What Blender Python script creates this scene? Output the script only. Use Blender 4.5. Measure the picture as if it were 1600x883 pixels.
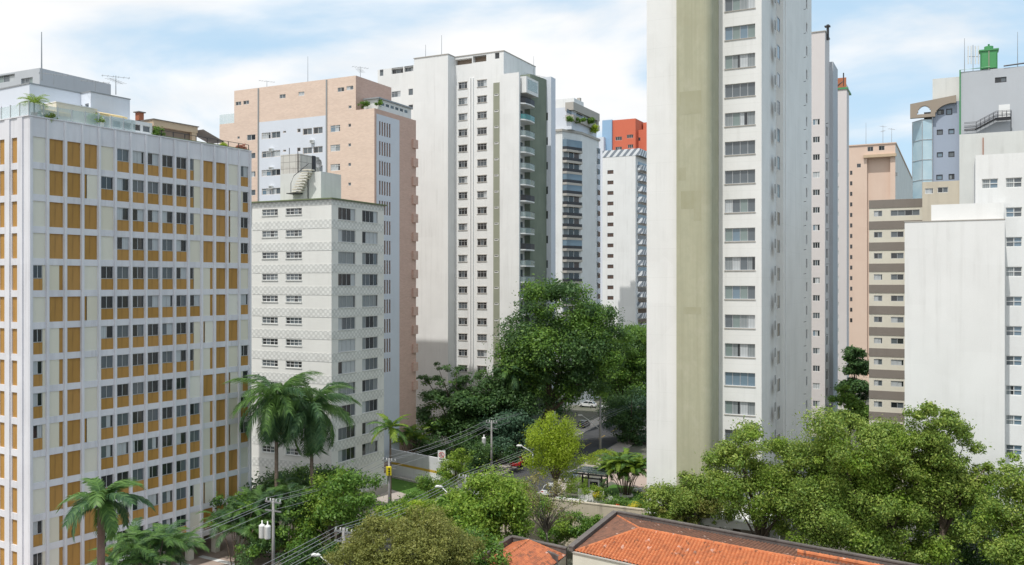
import bpy, math, random
import numpy as np
from math import radians, sin, cos, pi, sqrt
from mathutils import Vector, Matrix

for o in list(bpy.data.objects):
    bpy.data.objects.remove(o)
SC = bpy.context.scene
COL = SC.collection
RNG = random.Random(7)

# ------------------------------------------------------------------ camera
H = 29.5            # eye height above the street
F = 1400.0          # focal length in pixels of a 1600 px wide picture
cd = bpy.data.cameras.new("camera")
cam = bpy.data.objects.new("camera", cd); COL.objects.link(cam)
cam.location = (0, 0, H); cam.rotation_euler = (radians(90), 0, 0)
cd.sensor_width = 36; cd.lens = 36 * F / 1600
cd.clip_start = 0.5; cd.clip_end = 6000
SC.camera = cam

# ------------------------------------------------------------------ light
SUN_EL = 64.0
SUN_H = Vector((-0.58, -0.81, 0)).normalized()
sv = Vector((SUN_H.x * cos(radians(SUN_EL)), SUN_H.y * cos(radians(SUN_EL)), sin(radians(SUN_EL))))
sl = bpy.data.lights.new("sun", 'SUN'); sl.energy = 2.6; sl.angle = radians(0.6); sl.color = (1, 0.975, 0.925)
so = bpy.data.objects.new("sun", sl); COL.objects.link(so)
so.rotation_euler = sv.to_track_quat('Z', 'Y').to_euler(); so.location = (-200, -150, 250)

W = bpy.data.worlds.new("World"); SC.world = W; W.use_nodes = True
nt = W.node_tree; nt.nodes.clear()
def N(t, **k):
    n = nt.nodes.new(t)
    for a, b in k.items(): setattr(n, a, b)
    return n
out = N('ShaderNodeOutputWorld'); bg = N('ShaderNodeBackground'); bg.inputs[1].default_value = 0.15
sky = N('ShaderNodeTexSky'); sky.sky_type = 'NISHITA'; sky.sun_disc = False
sky.sun_elevation = radians(SUN_EL); sky.sun_rotation = math.atan2(sv.x, sv.y)
sky.air_density = 1.0; sky.dust_density = 1.5; sky.ozone_density = 1.0
tc = N('ShaderNodeTexCoord'); sx = N('ShaderNodeSeparateXYZ')
nt.links.new(tc.outputs['Generated'], sx.inputs[0])
def wmath(op, a, b=None, c=None):
    n = N('ShaderNodeMath', operation=op)
    for i, q in enumerate((a, b, c)):
        if q is None: continue
        if isinstance(q, (int, float)): n.inputs[i].default_value = q
        else: nt.links.new(q, n.inputs[i])
    return n.outputs[0]
den = wmath('ADD', wmath('MAXIMUM', sx.outputs[2], 0.0), 0.22)
cx = wmath('DIVIDE', sx.outputs[0], den); cy = wmath('DIVIDE', sx.outputs[1], den)
cv = N('ShaderNodeCombineXYZ'); nt.links.new(cx, cv.inputs[0]); nt.links.new(cy, cv.inputs[1])
mp = N('ShaderNodeMapping'); mp.inputs['Location'].default_value = (3.7, 1.3, 0); mp.inputs['Scale'].default_value = (0.75, 0.9, 1)
nt.links.new(cv.outputs[0], mp.inputs[0])
n1 = N('ShaderNodeTexNoise'); n1.inputs['Scale'].default_value = 1.5; n1.inputs['Detail'].default_value = 8; n1.inputs['Roughness'].default_value = 0.5
n1.inputs['Distortion'].default_value = 0.35
nt.links.new(mp.outputs[0], n1.inputs['Vector'])
bias = wmath('MULTIPLY', cx, -0.10)
cov = wmath('ADD', n1.outputs[0], bias)
mr = N('ShaderNodeMapRange'); mr.interpolation_type = 'SMOOTHSTEP'
mr.inputs['From Min'].default_value = 0.39; mr.inputs['From Max'].default_value = 0.57
nt.links.new(cov, mr.inputs['Value'])
n2 = N('ShaderNodeTexNoise'); n2.inputs['Scale'].default_value = 2.6; n2.inputs['Detail'].default_value = 6
nt.links.new(mp.outputs[0], n2.inputs['Vector'])
cr = N('ShaderNodeMapRange'); cr.inputs['From Min'].default_value = 0.35; cr.inputs['From Max'].default_value = 0.65
nt.links.new(n2.outputs[0], cr.inputs['Value'])
cc = N('ShaderNodeMix', data_type='RGBA'); cc.inputs[6].default_value = (4.6, 4.7, 4.8, 1); cc.inputs[7].default_value = (5.4, 5.4, 5.4, 1)
nt.links.new(cr.outputs[0], cc.inputs[0])
# thin veil of cirrus over the blue
veil = N('ShaderNodeMix', data_type='RGBA'); veil.inputs[0].default_value = 0.8; veil.inputs[7].default_value = (2.8, 3.9, 4.8, 1)
nt.links.new(sky.outputs[0], veil.inputs[6])
mx = N('ShaderNodeMix', data_type='RGBA')
nt.links.new(mr.outputs[0], mx.inputs[0]); nt.links.new(veil.outputs[2], mx.inputs[6]); nt.links.new(cc.outputs[2], mx.inputs[7])
nt.links.new(mx.outputs[2], bg.inputs[0]); nt.links.new(bg.outputs[0], out.inputs[0])

SC.view_settings.view_transform = 'Standard'; SC.view_settings.look = 'None'
SC.view_settings.exposure = 0.40; SC.view_settings.gamma = 1
SC.view_settings.use_curve_mapping = False
SC.render.engine = 'CYCLES'
SC.cycles.max_bounces = 6; SC.cycles.diffuse_bounces = 3; SC.cycles.transparent_max_bounces = 8
SC.cycles.use_denoising = True

# ------------------------------------------------------------------ materials
MATS = {}
def mat(name):
    m = bpy.data.materials.new(name); m.use_nodes = True
    MATS[name] = m
    return m, m.node_tree, m.node_tree.nodes['Principled BSDF']
def plain(name, col, rough=0.7, metal=0.0, spec=None, trans=0, coat=0):
    m, t, p = mat(name)
    p.inputs['Base Color'].default_value = (*col, 1); p.inputs['Roughness'].default_value = rough
    p.inputs['Metallic'].default_value = metal
    if spec is not None: p.inputs['Specular IOR Level'].default_value = spec
    if coat: p.inputs['Coat Weight'].default_value = coat; p.inputs['Coat Roughness'].default_value = 0.05
    return m
def nmath(t, op, a, b=None):
    n = t.nodes.new('ShaderNodeMath'); n.operation = op
    for i, q in enumerate((a, b)):
        if q is None: continue
        if isinstance(q, (int, float)): n.inputs[i].default_value = q
        else: t.links.new(q, n.inputs[i])
    return n.outputs[0]
def noise(t, vec, scale, detail=4, sc=(1, 1, 1), rough=0.55, loc=(0, 0, 0)):
    m = t.nodes.new('ShaderNodeMapping'); m.inputs['Scale'].default_value = sc; m.inputs['Location'].default_value = loc
    t.links.new(vec, m.inputs[0])
    n = t.nodes.new('ShaderNodeTexNoise'); n.inputs['Scale'].default_value = scale; n.inputs['Detail'].default_value = detail
    n.inputs['Roughness'].default_value = rough
    t.links.new(m.outputs[0], n.inputs['Vector'])
    return n.outputs[0]
def rng(t, val, a, b, c=0.0, d=1.0, smooth=False):
    n = t.nodes.new('ShaderNodeMapRange')
    if smooth: n.interpolation_type = 'SMOOTHSTEP'
    n.inputs['From Min'].default_value = a; n.inputs['From Max'].default_value = b
    n.inputs['To Min'].default_value = c; n.inputs['To Max'].default_value = d
    t.links.new(val, n.inputs['Value']); return n.outputs[0]
def mixc(t, fac, a, b):
    n = t.nodes.new('ShaderNodeMix'); n.data_type = 'RGBA'
    for i, q in ((0, fac), (6, a), (7, b)):
        if isinstance(q, tuple): n.inputs[i].default_value = (*q, 1) if len(q) == 3 else q
        elif isinstance(q, (int, float)): n.inputs[i].default_value = q
        else: t.links.new(q, n.inputs[i])
    return n.outputs[2]
def coords(t, flat=False):
    c = t.nodes.new('ShaderNodeTexCoord'); v = c.outputs['Object']
    if not flat: return v
    s = t.nodes.new('ShaderNodeSeparateXYZ'); t.links.new(v, s.inputs[0])
    k = t.nodes.new('ShaderNodeCombineXYZ')
    t.links.new(nmath(t, 'ADD', s.outputs[0], s.outputs[1]), k.inputs[0]); t.links.new(s.outputs[2], k.inputs[1])
    return k.outputs[0]
def bump(t, p, h, dist=0.02, strength=0.4):
    b = t.nodes.new('ShaderNodeBump'); b.inputs['Distance'].default_value = dist; b.inputs['Strength'].default_value = strength
    t.links.new(h, b.inputs['Height']); t.links.new(b.outputs[0], p.inputs['Normal'])
def stucco(name, col, dirt=(0.35, 0.34, 0.32), amt=0.35, patch=0.12, rough=0.85, lines=0.0):
    """painted render: faint blotches, rain streaks, optional lift joints"""
    m, t, p = mat(name); v = coords(t)
    st = rng(t, noise(t, v, 1.0, 6, (1.5, 1.5, 0.07), 0.6), 0.50, 0.85, 0, amt)
    st = nmath(t, 'MULTIPLY', st, rng(t, noise(t, v, 0.16, 3, (1, 1, 1.6), 0.5, (7, 3, 5)), 0.38, 0.62, 0.12, 1.0))
    bl = rng(t, noise(t, v, 0.28, 5, (1, 1, 0.7)), 0.42, 0.75, 0, patch)
    fine = rng(t, noise(t, v, 9.0, 3), 0.3, 0.7, -0.5, 0.5)
    vo = t.nodes.new('ShaderNodeTexVoronoi'); vo.distance = 'CHEBYCHEV'; vo.inputs['Scale'].default_value = 0.22
    t.links.new(coords(t, True), vo.inputs['Vector'])
    vs = t.nodes.new('ShaderNodeSeparateColor'); t.links.new(vo.outputs['Color'], vs.inputs[0])
    f = nmath(t, 'ADD', st, bl)
    f = nmath(t, 'ADD', f, nmath(t, 'MULTIPLY', fine, 0.06))
    f = nmath(t, 'ADD', f, nmath(t, 'MULTIPLY', vs.outputs[0], 0.07))
    if lines:
        s = t.nodes.new('ShaderNodeSeparateXYZ'); t.links.new(v, s.inputs[0])
        fr = nmath(t, 'FRACT', nmath(t, 'DIVIDE', s.outputs[2], lines))
        f = nmath(t, 'ADD', f, nmath(t, 'MULTIPLY', nmath(t, 'LESS_THAN', fr, 0.015), 0.12))
    cl = t.nodes.new('ShaderNodeClamp'); t.links.new(f, cl.inputs[0])
    t.links.new(mixc(t, cl.outputs[0], col, dirt), p.inputs['Base Color'])
    p.inputs['Roughness'].default_value = rough; p.inputs['Specular IOR Level'].default_value = 0.25
    bump(t, p, noise(t, v, 14, 3), 0.01, 0.25)
    return m
def brickmat(name, c1, c2, mortar, bw=0.5, bh=0.16, amt=0.2):
    m, t, p = mat(name); v = coords(t, True)
    b = t.nodes.new('ShaderNodeTexBrick'); t.links.new(v, b.inputs['Vector'])
    b.inputs['Scale'].default_value = 1; b.inputs['Brick Width'].default_value = bw; b.inputs['Row Height'].default_value = bh
    b.inputs['Mortar Size'].default_value = 0.012; b.inputs['Color1'].default_value = (*c1, 1); b.inputs['Color2'].default_value = (*c2, 1)
    b.inputs['Mortar'].default_value = (*mortar, 1)
    f = rng(t, noise(t, v, 0.5, 5, (0.35, 2.2, 1)), 0.4, 0.75, 0, amt)
    dark = tuple(x * 0.62 for x in c1)
    t.links.new(mixc(t, f, b.outputs['Color'], dark), p.inputs['Base Color'])
    p.inputs['Roughness'].default_value = 0.85; p.inputs['Specular IOR Level'].default_value = 0.2
    return m
def leafmat(name, dark, mid, light, trans=0.35, hue=0.0):
    m, t, p = mat(name)
    g = t.nodes.new('ShaderNodeNewGeometry'); c = t.nodes.new('ShaderNodeTexCoord')
    r = t.nodes.new('ShaderNodeValToRGB')
    e = r.color_ramp.elements
    e[0].position = 0.0; e[0].color = (*dark, 1); e[1].position = 1.0; e[1].color = (*light, 1)
    k = e.new(0.5); k.color = (*mid, 1)
    nn = rng(t, noise(t, c.outputs['Object'], 0.45, 3), 0.3, 0.7, -0.28, 0.28)
    t.links.new(nmath(t, 'ADD', nmath(t, 'MULTIPLY', g.outputs['Random Per Island'], 0.95), nn), r.inputs[0])
    t.links.new(r.outputs[0], p.inputs['Base Color'])
    p.inputs['Roughness'].default_value = 0.5; p.inputs['Specular IOR Level'].default_value = 0.3
    tr = t.nodes.new('ShaderNodeBsdfTranslucent')
    t.links.new(mixc(t, 0.5, r.outputs[0], tuple(min(1, x * 1.5) for x in light)), tr.inputs[0])
    ms = t.nodes.new('ShaderNodeMixShader'); ms.inputs[0].default_value = trans
    o = t.nodes['Material Output']
    t.links.new(p.outputs[0], ms.inputs[1]); t.links.new(tr.outputs[0], ms.inputs[2]); t.links.new(ms.outputs[0], o.inputs[0])
    return m

M = MATS
stucco('white_paint', (0.78, 0.78, 0.77), (0.40, 0.39, 0.37), 0.38, 0.14)
stucco('tower_white', (0.79, 0.785, 0.765), (0.42, 0.415, 0.385), 0.34, 0.16, lines=3.0)
stucco('grid_white', (0.74, 0.73, 0.76), (0.26, 0.25, 0.27), 0.55, 0.18)
stucco('tile_white', (0.76, 0.75, 0.71), (0.40, 0.39, 0.36), 0.22, 0.12)
stucco('old_white', (0.70, 0.70, 0.67), (0.30, 0.30, 0.28), 0.40, 0.2)
stucco('grey_paint', (0.50, 0.52, 0.55), (0.32, 0.33, 0.34), 0.25, 0.15)
stucco('bluegrey_paint', (0.36, 0.41, 0.50), (0.25, 0.28, 0.33), 0.2, 0.12)
stucco('cool_white', (0.66, 0.69, 0.75), (0.42, 0.44, 0.47), 0.16, 0.1)
stucco('pink_white', (0.66, 0.615, 0.60), (0.45, 0.40, 0.39), 0.16, 0.1)
stucco('salmon_paint', (0.70, 0.54, 0.44), (0.48, 0.31, 0.24), 0.15, 0.12)
stucco('red_paint', (0.64, 0.17, 0.10), (0.45, 0.08, 0.05), 0.15, 0.12)
stucco('blue_paint', (0.30, 0.46, 0.64), (0.25, 0.34, 0.45), 0.1, 0.1)
stucco('beige_paint', (0.62, 0.55, 0.44), (0.33, 0.29, 0.24), 0.35, 0.18)
stucco('tan_paint', (0.55, 0.42, 0.29), (0.35, 0.27, 0.2), 0.2, 0.1)
stucco('brown_band', (0.245, 0.215, 0.19), (0.12, 0.1, 0.08), 0.2, 0.15)
stucco('olive_grey', (0.30, 0.31, 0.24), (0.18, 0.19, 0.15), 0.3, 0.2)
stucco('green_wall', (0.23, 0.26, 0.205), (0.06, 0.085, 0.07), 0.35, 0.3)
stucco('stone_band', (0.45, 0.42, 0.38), (0.3, 0.28, 0.25), 0.2, 0.15)
stucco('raw_concrete', (0.36, 0.30, 0.24), (0.2, 0.17, 0.14), 0.3, 0.2)
stucco('render_patch', (0.405, 0.395, 0.285), (0.30, 0.285, 0.17), 0.6, 0.7)
stucco('retaining', (0.56, 0.49, 0.38), (0.14, 0.12, 0.10), 0.75, 0.28)
stucco('shade_wall', (0.66, 0.66, 0.68), (0.22, 0.22, 0.22), 0.65, 0.2)  # stained white wall, its bluish shade put into the base colour
stucco('mossy_parapet', (0.16, 0.14, 0.13), (0.035, 0.033, 0.034), 0.8, 0.55)
stucco('roof_slab', (0.30, 0.30, 0.29), (0.15, 0.15, 0.15), 0.3, 0.3)
stucco('cream_wall', (0.72, 0.68, 0.58), (0.4, 0.36, 0.3), 0.25, 0.12)
stucco('paving', (0.42, 0.33, 0.28), (0.24, 0.2, 0.18), 0.2, 0.35)
stucco('sidewalk', (0.42, 0.37, 0.33), (0.24, 0.22, 0.21), 0.2, 0.3)
stucco('driveway', (0.36, 0.36, 0.37), (0.2, 0.2, 0.2), 0.2, 0.3)
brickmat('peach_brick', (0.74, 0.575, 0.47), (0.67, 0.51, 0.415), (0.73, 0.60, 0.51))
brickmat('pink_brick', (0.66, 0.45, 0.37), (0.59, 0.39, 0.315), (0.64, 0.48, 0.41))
# olive pier: weathered render with patched rectangles
m, t, p = mat('olive_render'); v = coords(t)
st = rng(t, noise(t, v, 1.1, 7, (1.8, 1.8, 0.04), 0.65), 0.42, 0.78, 0, 0.75)
c = mixc(t, st, (0.43, 0.42, 0.30), (0.32, 0.31, 0.21))
c = mixc(t, rng(t, noise(t, v, 1.6, 6, (1, 1, .8), 0.7), 0.42, 0.66, 0, .5), c, (0.36, 0.355, 0.255))
c = mixc(t, rng(t, noise(t, v, 0.7, 6, (1, 1, .6), 0.65, (9, 2, 4)), 0.52, 0.7, 0, .5), c, (0.49, 0.47, 0.355))
fl = coords(t, True)
vo = t.nodes.new('ShaderNodeTexVoronoi'); vo.distance = 'CHEBYCHEV'; vo.inputs['Scale'].default_value = 0.18; vo.inputs['Randomness'].default_value = 1
mpp = t.nodes.new('ShaderNodeMapping'); mpp.inputs['Scale'].default_value = (0.8, 0.55, 1); mpp.inputs['Location'].default_value = (1.1, 2.3, 0)
t.links.new(fl, mpp.inputs[0]); t.links.new(mpp.outputs[0], vo.inputs['Vector'])
sr = t.nodes.new('ShaderNodeSeparateColor'); t.links.new(vo.outputs['Color'], sr.inputs[0])
pt = nmath(t, 'MULTIPLY', nmath(t, 'GREATER_THAN', sr.outputs[0], 0.70), nmath(t, 'LESS_THAN', vo.outputs['Distance'], 0.33))
pt = nmath(t, 'MULTIPLY', pt, rng(t, noise(t, v, 2.2, 4), 0.32, 0.55, 0.1, 0.6))
c = mixc(t, nmath(t, 'MULTIPLY', pt, 0.5), c, (0.42, 0.42, 0.33))
c = mixc(t, rng(t, noise(t, v, 0.35, 5), 0.5, 0.8, 0, 0.5), c, (0.35, 0.33, 0.225))
t.links.new(c, p.inputs['Base Color']); p.inputs['Roughness'].default_value = 0.9
bump(t, p, noise(t, v, 10, 4), 0.015, 0.35)
# amber enamel panels
m, t, p = mat('amber_panel'); v = coords(t)
oi = t.nodes.new('ShaderNodeObjectInfo')
a = rng(t, noise(t, v, 2.5, 6, (2, 2, 0.35)), 0.35, 0.75, 0, 0.55)
c = mixc(t, a, (0.42, 0.225, 0.045), (0.31, 0.155, 0.03))
c = mixc(t, nmath(t, 'MULTIPLY', oi.outputs['Random'], 0.8), c, (0.49, 0.265, 0.075))
c = mixc(t, rng(t, noise(t, v, 0.8, 5, (3, 3, 0.25)), 0.55, 0.8, 0, 0.6), c, (0.17, 0.085, 0.025))
t.links.new(c, p.inputs['Base Color']); p.inputs['Roughness'].default_value = 0.6
# cream roller shutter with slats
m, t, p = mat('cream_shutter'); v = coords(t)
s = t.nodes.new('ShaderNodeSeparateXYZ'); t.links.new(v, s.inputs[0])
fr = nmath(t, 'FRACT', nmath(t, 'MULTIPLY', nmath(t, 'ADD', s.outputs[0], s.outputs[1]), 9.0))
oi = t.nodes.new('ShaderNodeObjectInfo')
c = mixc(t, oi.outputs['Random'], (0.70, 0.65, 0.52), (0.76, 0.74, 0.66))
c = mixc(t, nmath(t, 'MULTIPLY', nmath(t, 'LESS_THAN', fr, 0.12), 0.25), c, (0.45, 0.4, 0.3))
t.links.new(c, p.inputs['Base Color']); p.inputs['Roughness'].default_value = 0.55
plain('glass_dark', (0.022, 0.026, 0.03), 0.06, 0, 0.8)
plain('glass_grey', (0.11, 0.13, 0.145), 0.08, 0, 0.8)
plain('glass_blue', (0.16, 0.23, 0.29), 0.08, 0, 0.8)
plain('glass_green', (0.20, 0.255, 0.245), 0.08, 0, 0.8)
plain('glass_brown', (0.10, 0.06, 0.045), 0.15, 0, 0.6)
for nm, c1, c2 in (('curtain_white', (0.55, 0.57, 0.58), (0.36, 0.39, 0.41)), ('curtain_grey', (0.30, 0.33, 0.34), (0.18, 0.2, 0.21)),
                   ('curtain_warm', (0.48, 0.42, 0.32), (0.32, 0.27, 0.2))):
    m, t, p = mat(nm); v = coords(t)
    s = t.nodes.new('ShaderNodeSeparateXYZ'); t.links.new(v, s.inputs[0])
    w_ = rng(t, nmath(t, 'SINE', nmath(t, 'MULTIPLY', s.outputs[0], 38.0)), -1, 1, 0, 1)  # curtain folds: their light and shade painted as sine stripes
    t.links.new(mixc(t, w_, c1, c2), p.inputs['Base Color']); p.inputs['Roughness'].default_value = 0.5
    p.inputs['Coat Weight'].default_value = 0.7; p.inputs['Coat Roughness'].default_value = 0.06
# mirror-blue curtain wall
m, t, p = mat('curtain_wall'); v = coords(t)
t.links.new(mixc(t, rng(t, noise(t, v, 0.25, 2), 0.35, 0.65), (0.36, 0.53, 0.62), (0.50, 0.64, 0.70)), p.inputs['Base Color'])
p.inputs['Roughness'].default_value = 0.12; p.inputs['Specular IOR Level'].default_value = 0.9
plain('frame_alu', (0.50, 0.51, 0.52), 0.4, 0.3)
plain('frame_white', (0.74, 0.74, 0.72), 0.5)
plain('frame_dark', (0.05, 0.05, 0.055), 0.5)
plain('louvre', (0.30, 0.31, 0.31), 0.5, 0.3)
plain('metal_dark', (0.06, 0.06, 0.065), 0.5, 0.6)
plain('metal_grey', (0.33, 0.34, 0.35), 0.45, 0.6)
plain('cable', (0.30, 0.31, 0.33), 0.6)
plain('black', (0.012, 0.012, 0.013), 0.6)
plain('void', (0.05, 0.045, 0.04), 0.9)
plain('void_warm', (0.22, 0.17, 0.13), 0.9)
plain('tank_green', (0.07, 0.30, 0.11), 0.5)
plain('tank_green_dark', (0.03, 0.2, 0.06), 0.5)
plain('terracotta', (0.40, 0.14, 0.07), 0.8)
plain('white_trim', (0.80, 0.80, 0.79), 0.6)
plain('green_trim', (0.16, 0.19, 0.10), 0.8)
plain('awning', (0.72, 0.55, 0.28), 0.8)
plain('tarp_blue', (0.02, 0.13, 0.42), 0.5)
plain('sign_white', (0.8, 0.8, 0.8), 0.5)
plain('sign_red', (0.55, 0.03, 0.03), 0.5)
plain('signal_yellow', (0.75, 0.62, 0.02), 0.5)
plain('ochre', (0.55, 0.36, 0.05), 0.8)
plain('tyre', (0.02, 0.02, 0.02), 0.8)
plain('rim', (0.5, 0.5, 0.52), 0.3, 0.9)
plain('head_lamp', (0.8, 0.8, 0.82), 0.1)
plain('tail_lamp', (0.45, 0.02, 0.02), 0.2)
plain('car_white', (0.78, 0.78, 0.78), 0.25, 0, None, 0, 0.8)
plain('car_red', (0.42, 0.02, 0.025), 0.25, 0, None, 0, 0.8)
plain('car_dark', (0.03, 0.032, 0.036), 0.25, 0, None, 0, 0.8)
plain('car_silver', (0.42, 0.44, 0.46), 0.3, 0.6, None, 0, 0.8)
plain('pebble', (0.72, 0.70, 0.67), 0.8)
plain('porcelain', (0.72, 0.72, 0.70), 0.4)
# clear balustrade glass
m, t, p = mat('rail_glass')
p.inputs['Base Color'].default_value = (0.55, 0.66, 0.66, 1); p.inputs['Roughness'].default_value = 0.08; p.inputs['Alpha'].default_value = 0.38
m, t, p = mat('teal_glass')
p.inputs['Base Color'].default_value = (0.10, 0.32, 0.33, 1); p.inputs['Roughness'].default_value = 0.08; p.inputs['Alpha'].default_value = 0.7
m, t, p = mat('canopy_glass')
p.inputs['Base Color'].default_value = (0.10, 0.13, 0.14, 1); p.inputs['Roughness'].default_value = 0.06; p.inputs['Alpha'].default_value = 0.55
# lozenge tile band
m, t, p = mat('lozenge_tile'); v = coords(t, True)
s = t.nodes.new('ShaderNodeSeparateXYZ'); t.links.new(v, s.inputs[0])
q = nmath(t, 'MULTIPLY', nmath(t, 'SINE', nmath(t, 'MULTIPLY', s.outputs[0], 2 * pi / 0.78)), nmath(t, 'SINE', nmath(t, 'MULTIPLY', s.outputs[1], 2 * pi / 0.72)))
q = rng(t, q, -0.05, 0.25)
c = mixc(t, q, (0.60, 0.60, 0.57), (0.76, 0.755, 0.72))
c = mixc(t, rng(t, noise(t, v, 0.7, 5), 0.45, 0.8, 0, 0.35), c, (0.36, 0.35, 0.33))
t.links.new(c, p.inputs['Base Color']); p.inputs['Roughness'].default_value = 0.5
# concrete tank with board joints
m, t, p = mat('tank_concrete'); v = coords(t, True)
b = t.nodes.new('ShaderNodeTexBrick'); t.links.new(v, b.inputs['Vector']); b.offset = 0
b.inputs['Scale'].default_value = 1; b.inputs['Brick Width'].default_value = 1.1; b.inputs['Row Height'].default_value = 0.9; b.inputs['Mortar Size'].default_value = 0.035
b.inputs['Color1'].default_value = (0.58, 0.56, 0.51, 1); b.inputs['Color2'].default_value = (0.54, 0.52, 0.48, 1); b.inputs['Mortar'].default_value = (0.28, 0.26, 0.24, 1)
c = mixc(t, rng(t, noise(t, v, 0.9, 6), 0.5, 0.75, 0, 0.6), b.outputs[0], (0.3, 0.26, 0.22))
t.links.new(c, p.inputs['Base Color']); p.inputs['Roughness'].default_value = 0.9
# diagonal striped parapet
m, t, p = mat('diagonal_stripes'); v = coords(t, True)
s = t.nodes.new('ShaderNodeSeparateXYZ'); t.links.new(v, s.inputs[0])
fr = nmath(t, 'FRACT', nmath(t, 'DIVIDE', nmath(t, 'ADD', s.outputs[0], nmath(t, 'MULTIPLY', s.outputs[1], -0.9)), 1.9))
t.links.new(mixc(t, nmath(t, 'GREATER_THAN', fr, 0.5), (0.72, 0.74, 0.76), (0.22, 0.25, 0.29)), p.inputs['Base Color'])
# roof tile clay: colour varies tile by tile, soot and lichen spots
def claymat(name, base, alt, soot, amt):
    m, t, p = mat(name); v = coords(t)
    vo = t.nodes.new('ShaderNodeTexVoronoi'); vo.inputs['Scale'].default_value = 1.0
    mpp = t.nodes.new('ShaderNodeMapping'); mpp.inputs['Scale'].default_value = (3.5, 2.6, 0.2); t.links.new(v, mpp.inputs[0]); t.links.new(mpp.outputs[0], vo.inputs['Vector'])
    s = t.nodes.new('ShaderNodeSeparateColor'); t.links.new(vo.outputs['Color'], s.inputs[0])
    c = mixc(t, s.outputs[0], base, alt)
    c = mixc(t, rng(t, noise(t, v, 1.2, 6, (1.6, 0.7, 1)), 0.50, 0.78, 0, amt), c, soot)
    c = mixc(t, nmath(t, 'MULTIPLY', nmath(t, 'GREATER_THAN', s.outputs[1], 0.985), 0.5), c, (0.7, 0.5, 0.42))
    c = mixc(t, nmath(t, 'MULTIPLY', nmath(t, 'LESS_THAN', s.outputs[2], 0.035), 0.6), c, (0.11, 0.055, 0.035))
    t.links.new(c, p.inputs['Base Color']); p.inputs['Roughness'].default_value = 0.8
claymat('clay_tile', (0.56, 0.185, 0.07), (0.43, 0.13, 0.05), (0.22, 0.075, 0.035), 0.62)
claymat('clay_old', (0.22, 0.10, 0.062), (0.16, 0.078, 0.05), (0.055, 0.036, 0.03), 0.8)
claymat('clay_mid', (0.48, 0.15, 0.06), (0.36, 0.11, 0.05), (0.10, 0.05, 0.035), 0.85)
# ground sheets
def ground(name, c1, c2, sc=0.6, c3=None):
    m, t, p = mat(name); g = t.nodes.new('ShaderNodeNewGeometry'); v = g.outputs['Position']
    c = mixc(t, rng(t, noise(t, v, sc, 8, (1, 1, 1), 0.65), 0.35, 0.68), c1, c2)
    if c3: c = mixc(t, rng(t, noise(t, v, sc * 9, 4), 0.5, 0.75, 0, 0.6), c, c3)
    t.links.new(c, p.inputs['Base Color']); p.inputs['Roughness'].default_value = 0.9; p.inputs['Specular IOR Level'].default_value = 0.2
    return m
ground('asphalt', (0.055, 0.056, 0.06), (0.085, 0.085, 0.088), 0.25, (0.045, 0.045, 0.047))
ground('ground_mat', (0.16, 0.15, 0.13), (0.10, 0.11, 0.075), 0.15, (0.2, 0.18, 0.15))
ground('lawn_mat', (0.055, 0.13, 0.022), (0.09, 0.18, 0.03), 1.2, (0.035, 0.09, 0.015))
ground('bark', (0.14, 0.105, 0.08), (0.07, 0.055, 0.045), 1.5, (0.19, 0.16, 0.13))
ground('bark_pale', (0.26, 0.23, 0.20), (0.15, 0.13, 0.11), 1.5, (0.3, 0.28, 0.25))
ground('palm_bark', (0.23, 0.17, 0.13), (0.13, 0.10, 0.08), 2.0, (0.3, 0.24, 0.2))
ground('palm_red', (0.24, 0.15, 0.12), (0.17, 0.11, 0.09), 2.0, (0.30, 0.2, 0.17))
ground('pole_concrete', (0.33, 0.32, 0.31), (0.24, 0.23, 0.23), 1.0, (0.38, 0.37, 0.35))
leafmat('leaf_lime', (0.17, 0.25, 0.015), (0.31, 0.42, 0.03), (0.44, 0.54, 0.07), 0.42)
leafmat('leaf_fresh', (0.09, 0.175, 0.02), (0.20, 0.32, 0.04), (0.35, 0.45, 0.08), 0.4)
leafmat('leaf_glossy', (0.085, 0.155, 0.028), (0.18, 0.275, 0.045), (0.34, 0.41, 0.09), 0.3)
leafmat('leaf_mid', (0.05, 0.12, 0.02), (0.115, 0.22, 0.036), (0.21, 0.34, 0.06), 0.35)
leafmat('leaf_deep', (0.033, 0.08, 0.027), (0.065, 0.135, 0.042), (0.12, 0.21, 0.06), 0.3)
leafmat('leaf_bluish', (0.036, 0.087, 0.051), (0.072, 0.145, 0.084), (0.123, 0.210, 0.123), 0.25)
leafmat('leaf_brownish', (0.115, 0.135, 0.03), (0.19, 0.205, 0.048), (0.30, 0.30, 0.08), 0.3)
leafmat('leaf_dry', (0.15, 0.13, 0.05), (0.22, 0.20, 0.08), (0.27, 0.27, 0.10), 0.3)
leafmat('leaf_yellow', (0.435, 0.392, 0.029), (0.609, 0.522, 0.043), (0.696, 0.609, 0.087), 0.35)
leafmat('leaf_red', (0.500, 0.030, 0.020), (0.650, 0.060, 0.030), (0.700, 0.160, 0.050), 0.3)
leafmat('leaf_rust', (0.290, 0.102, 0.072), (0.406, 0.145, 0.102), (0.478, 0.232, 0.145), 0.3)
leafmat('palm_green', (0.05, 0.11, 0.032), (0.095, 0.19, 0.045), (0.17, 0.29, 0.07), 0.3)
leafmat('palm_dark', (0.03, 0.075, 0.035), (0.06, 0.13, 0.05), (0.115, 0.20, 0.07), 0.25)
leafmat('palm_bright', (0.103, 0.184, 0.017), (0.196, 0.299, 0.034), (0.310, 0.414, 0.057), 0.4)
leafmat('palm_dead', (0.290, 0.189, 0.072), (0.406, 0.261, 0.102), (0.493, 0.348, 0.145), 0.3)

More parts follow.
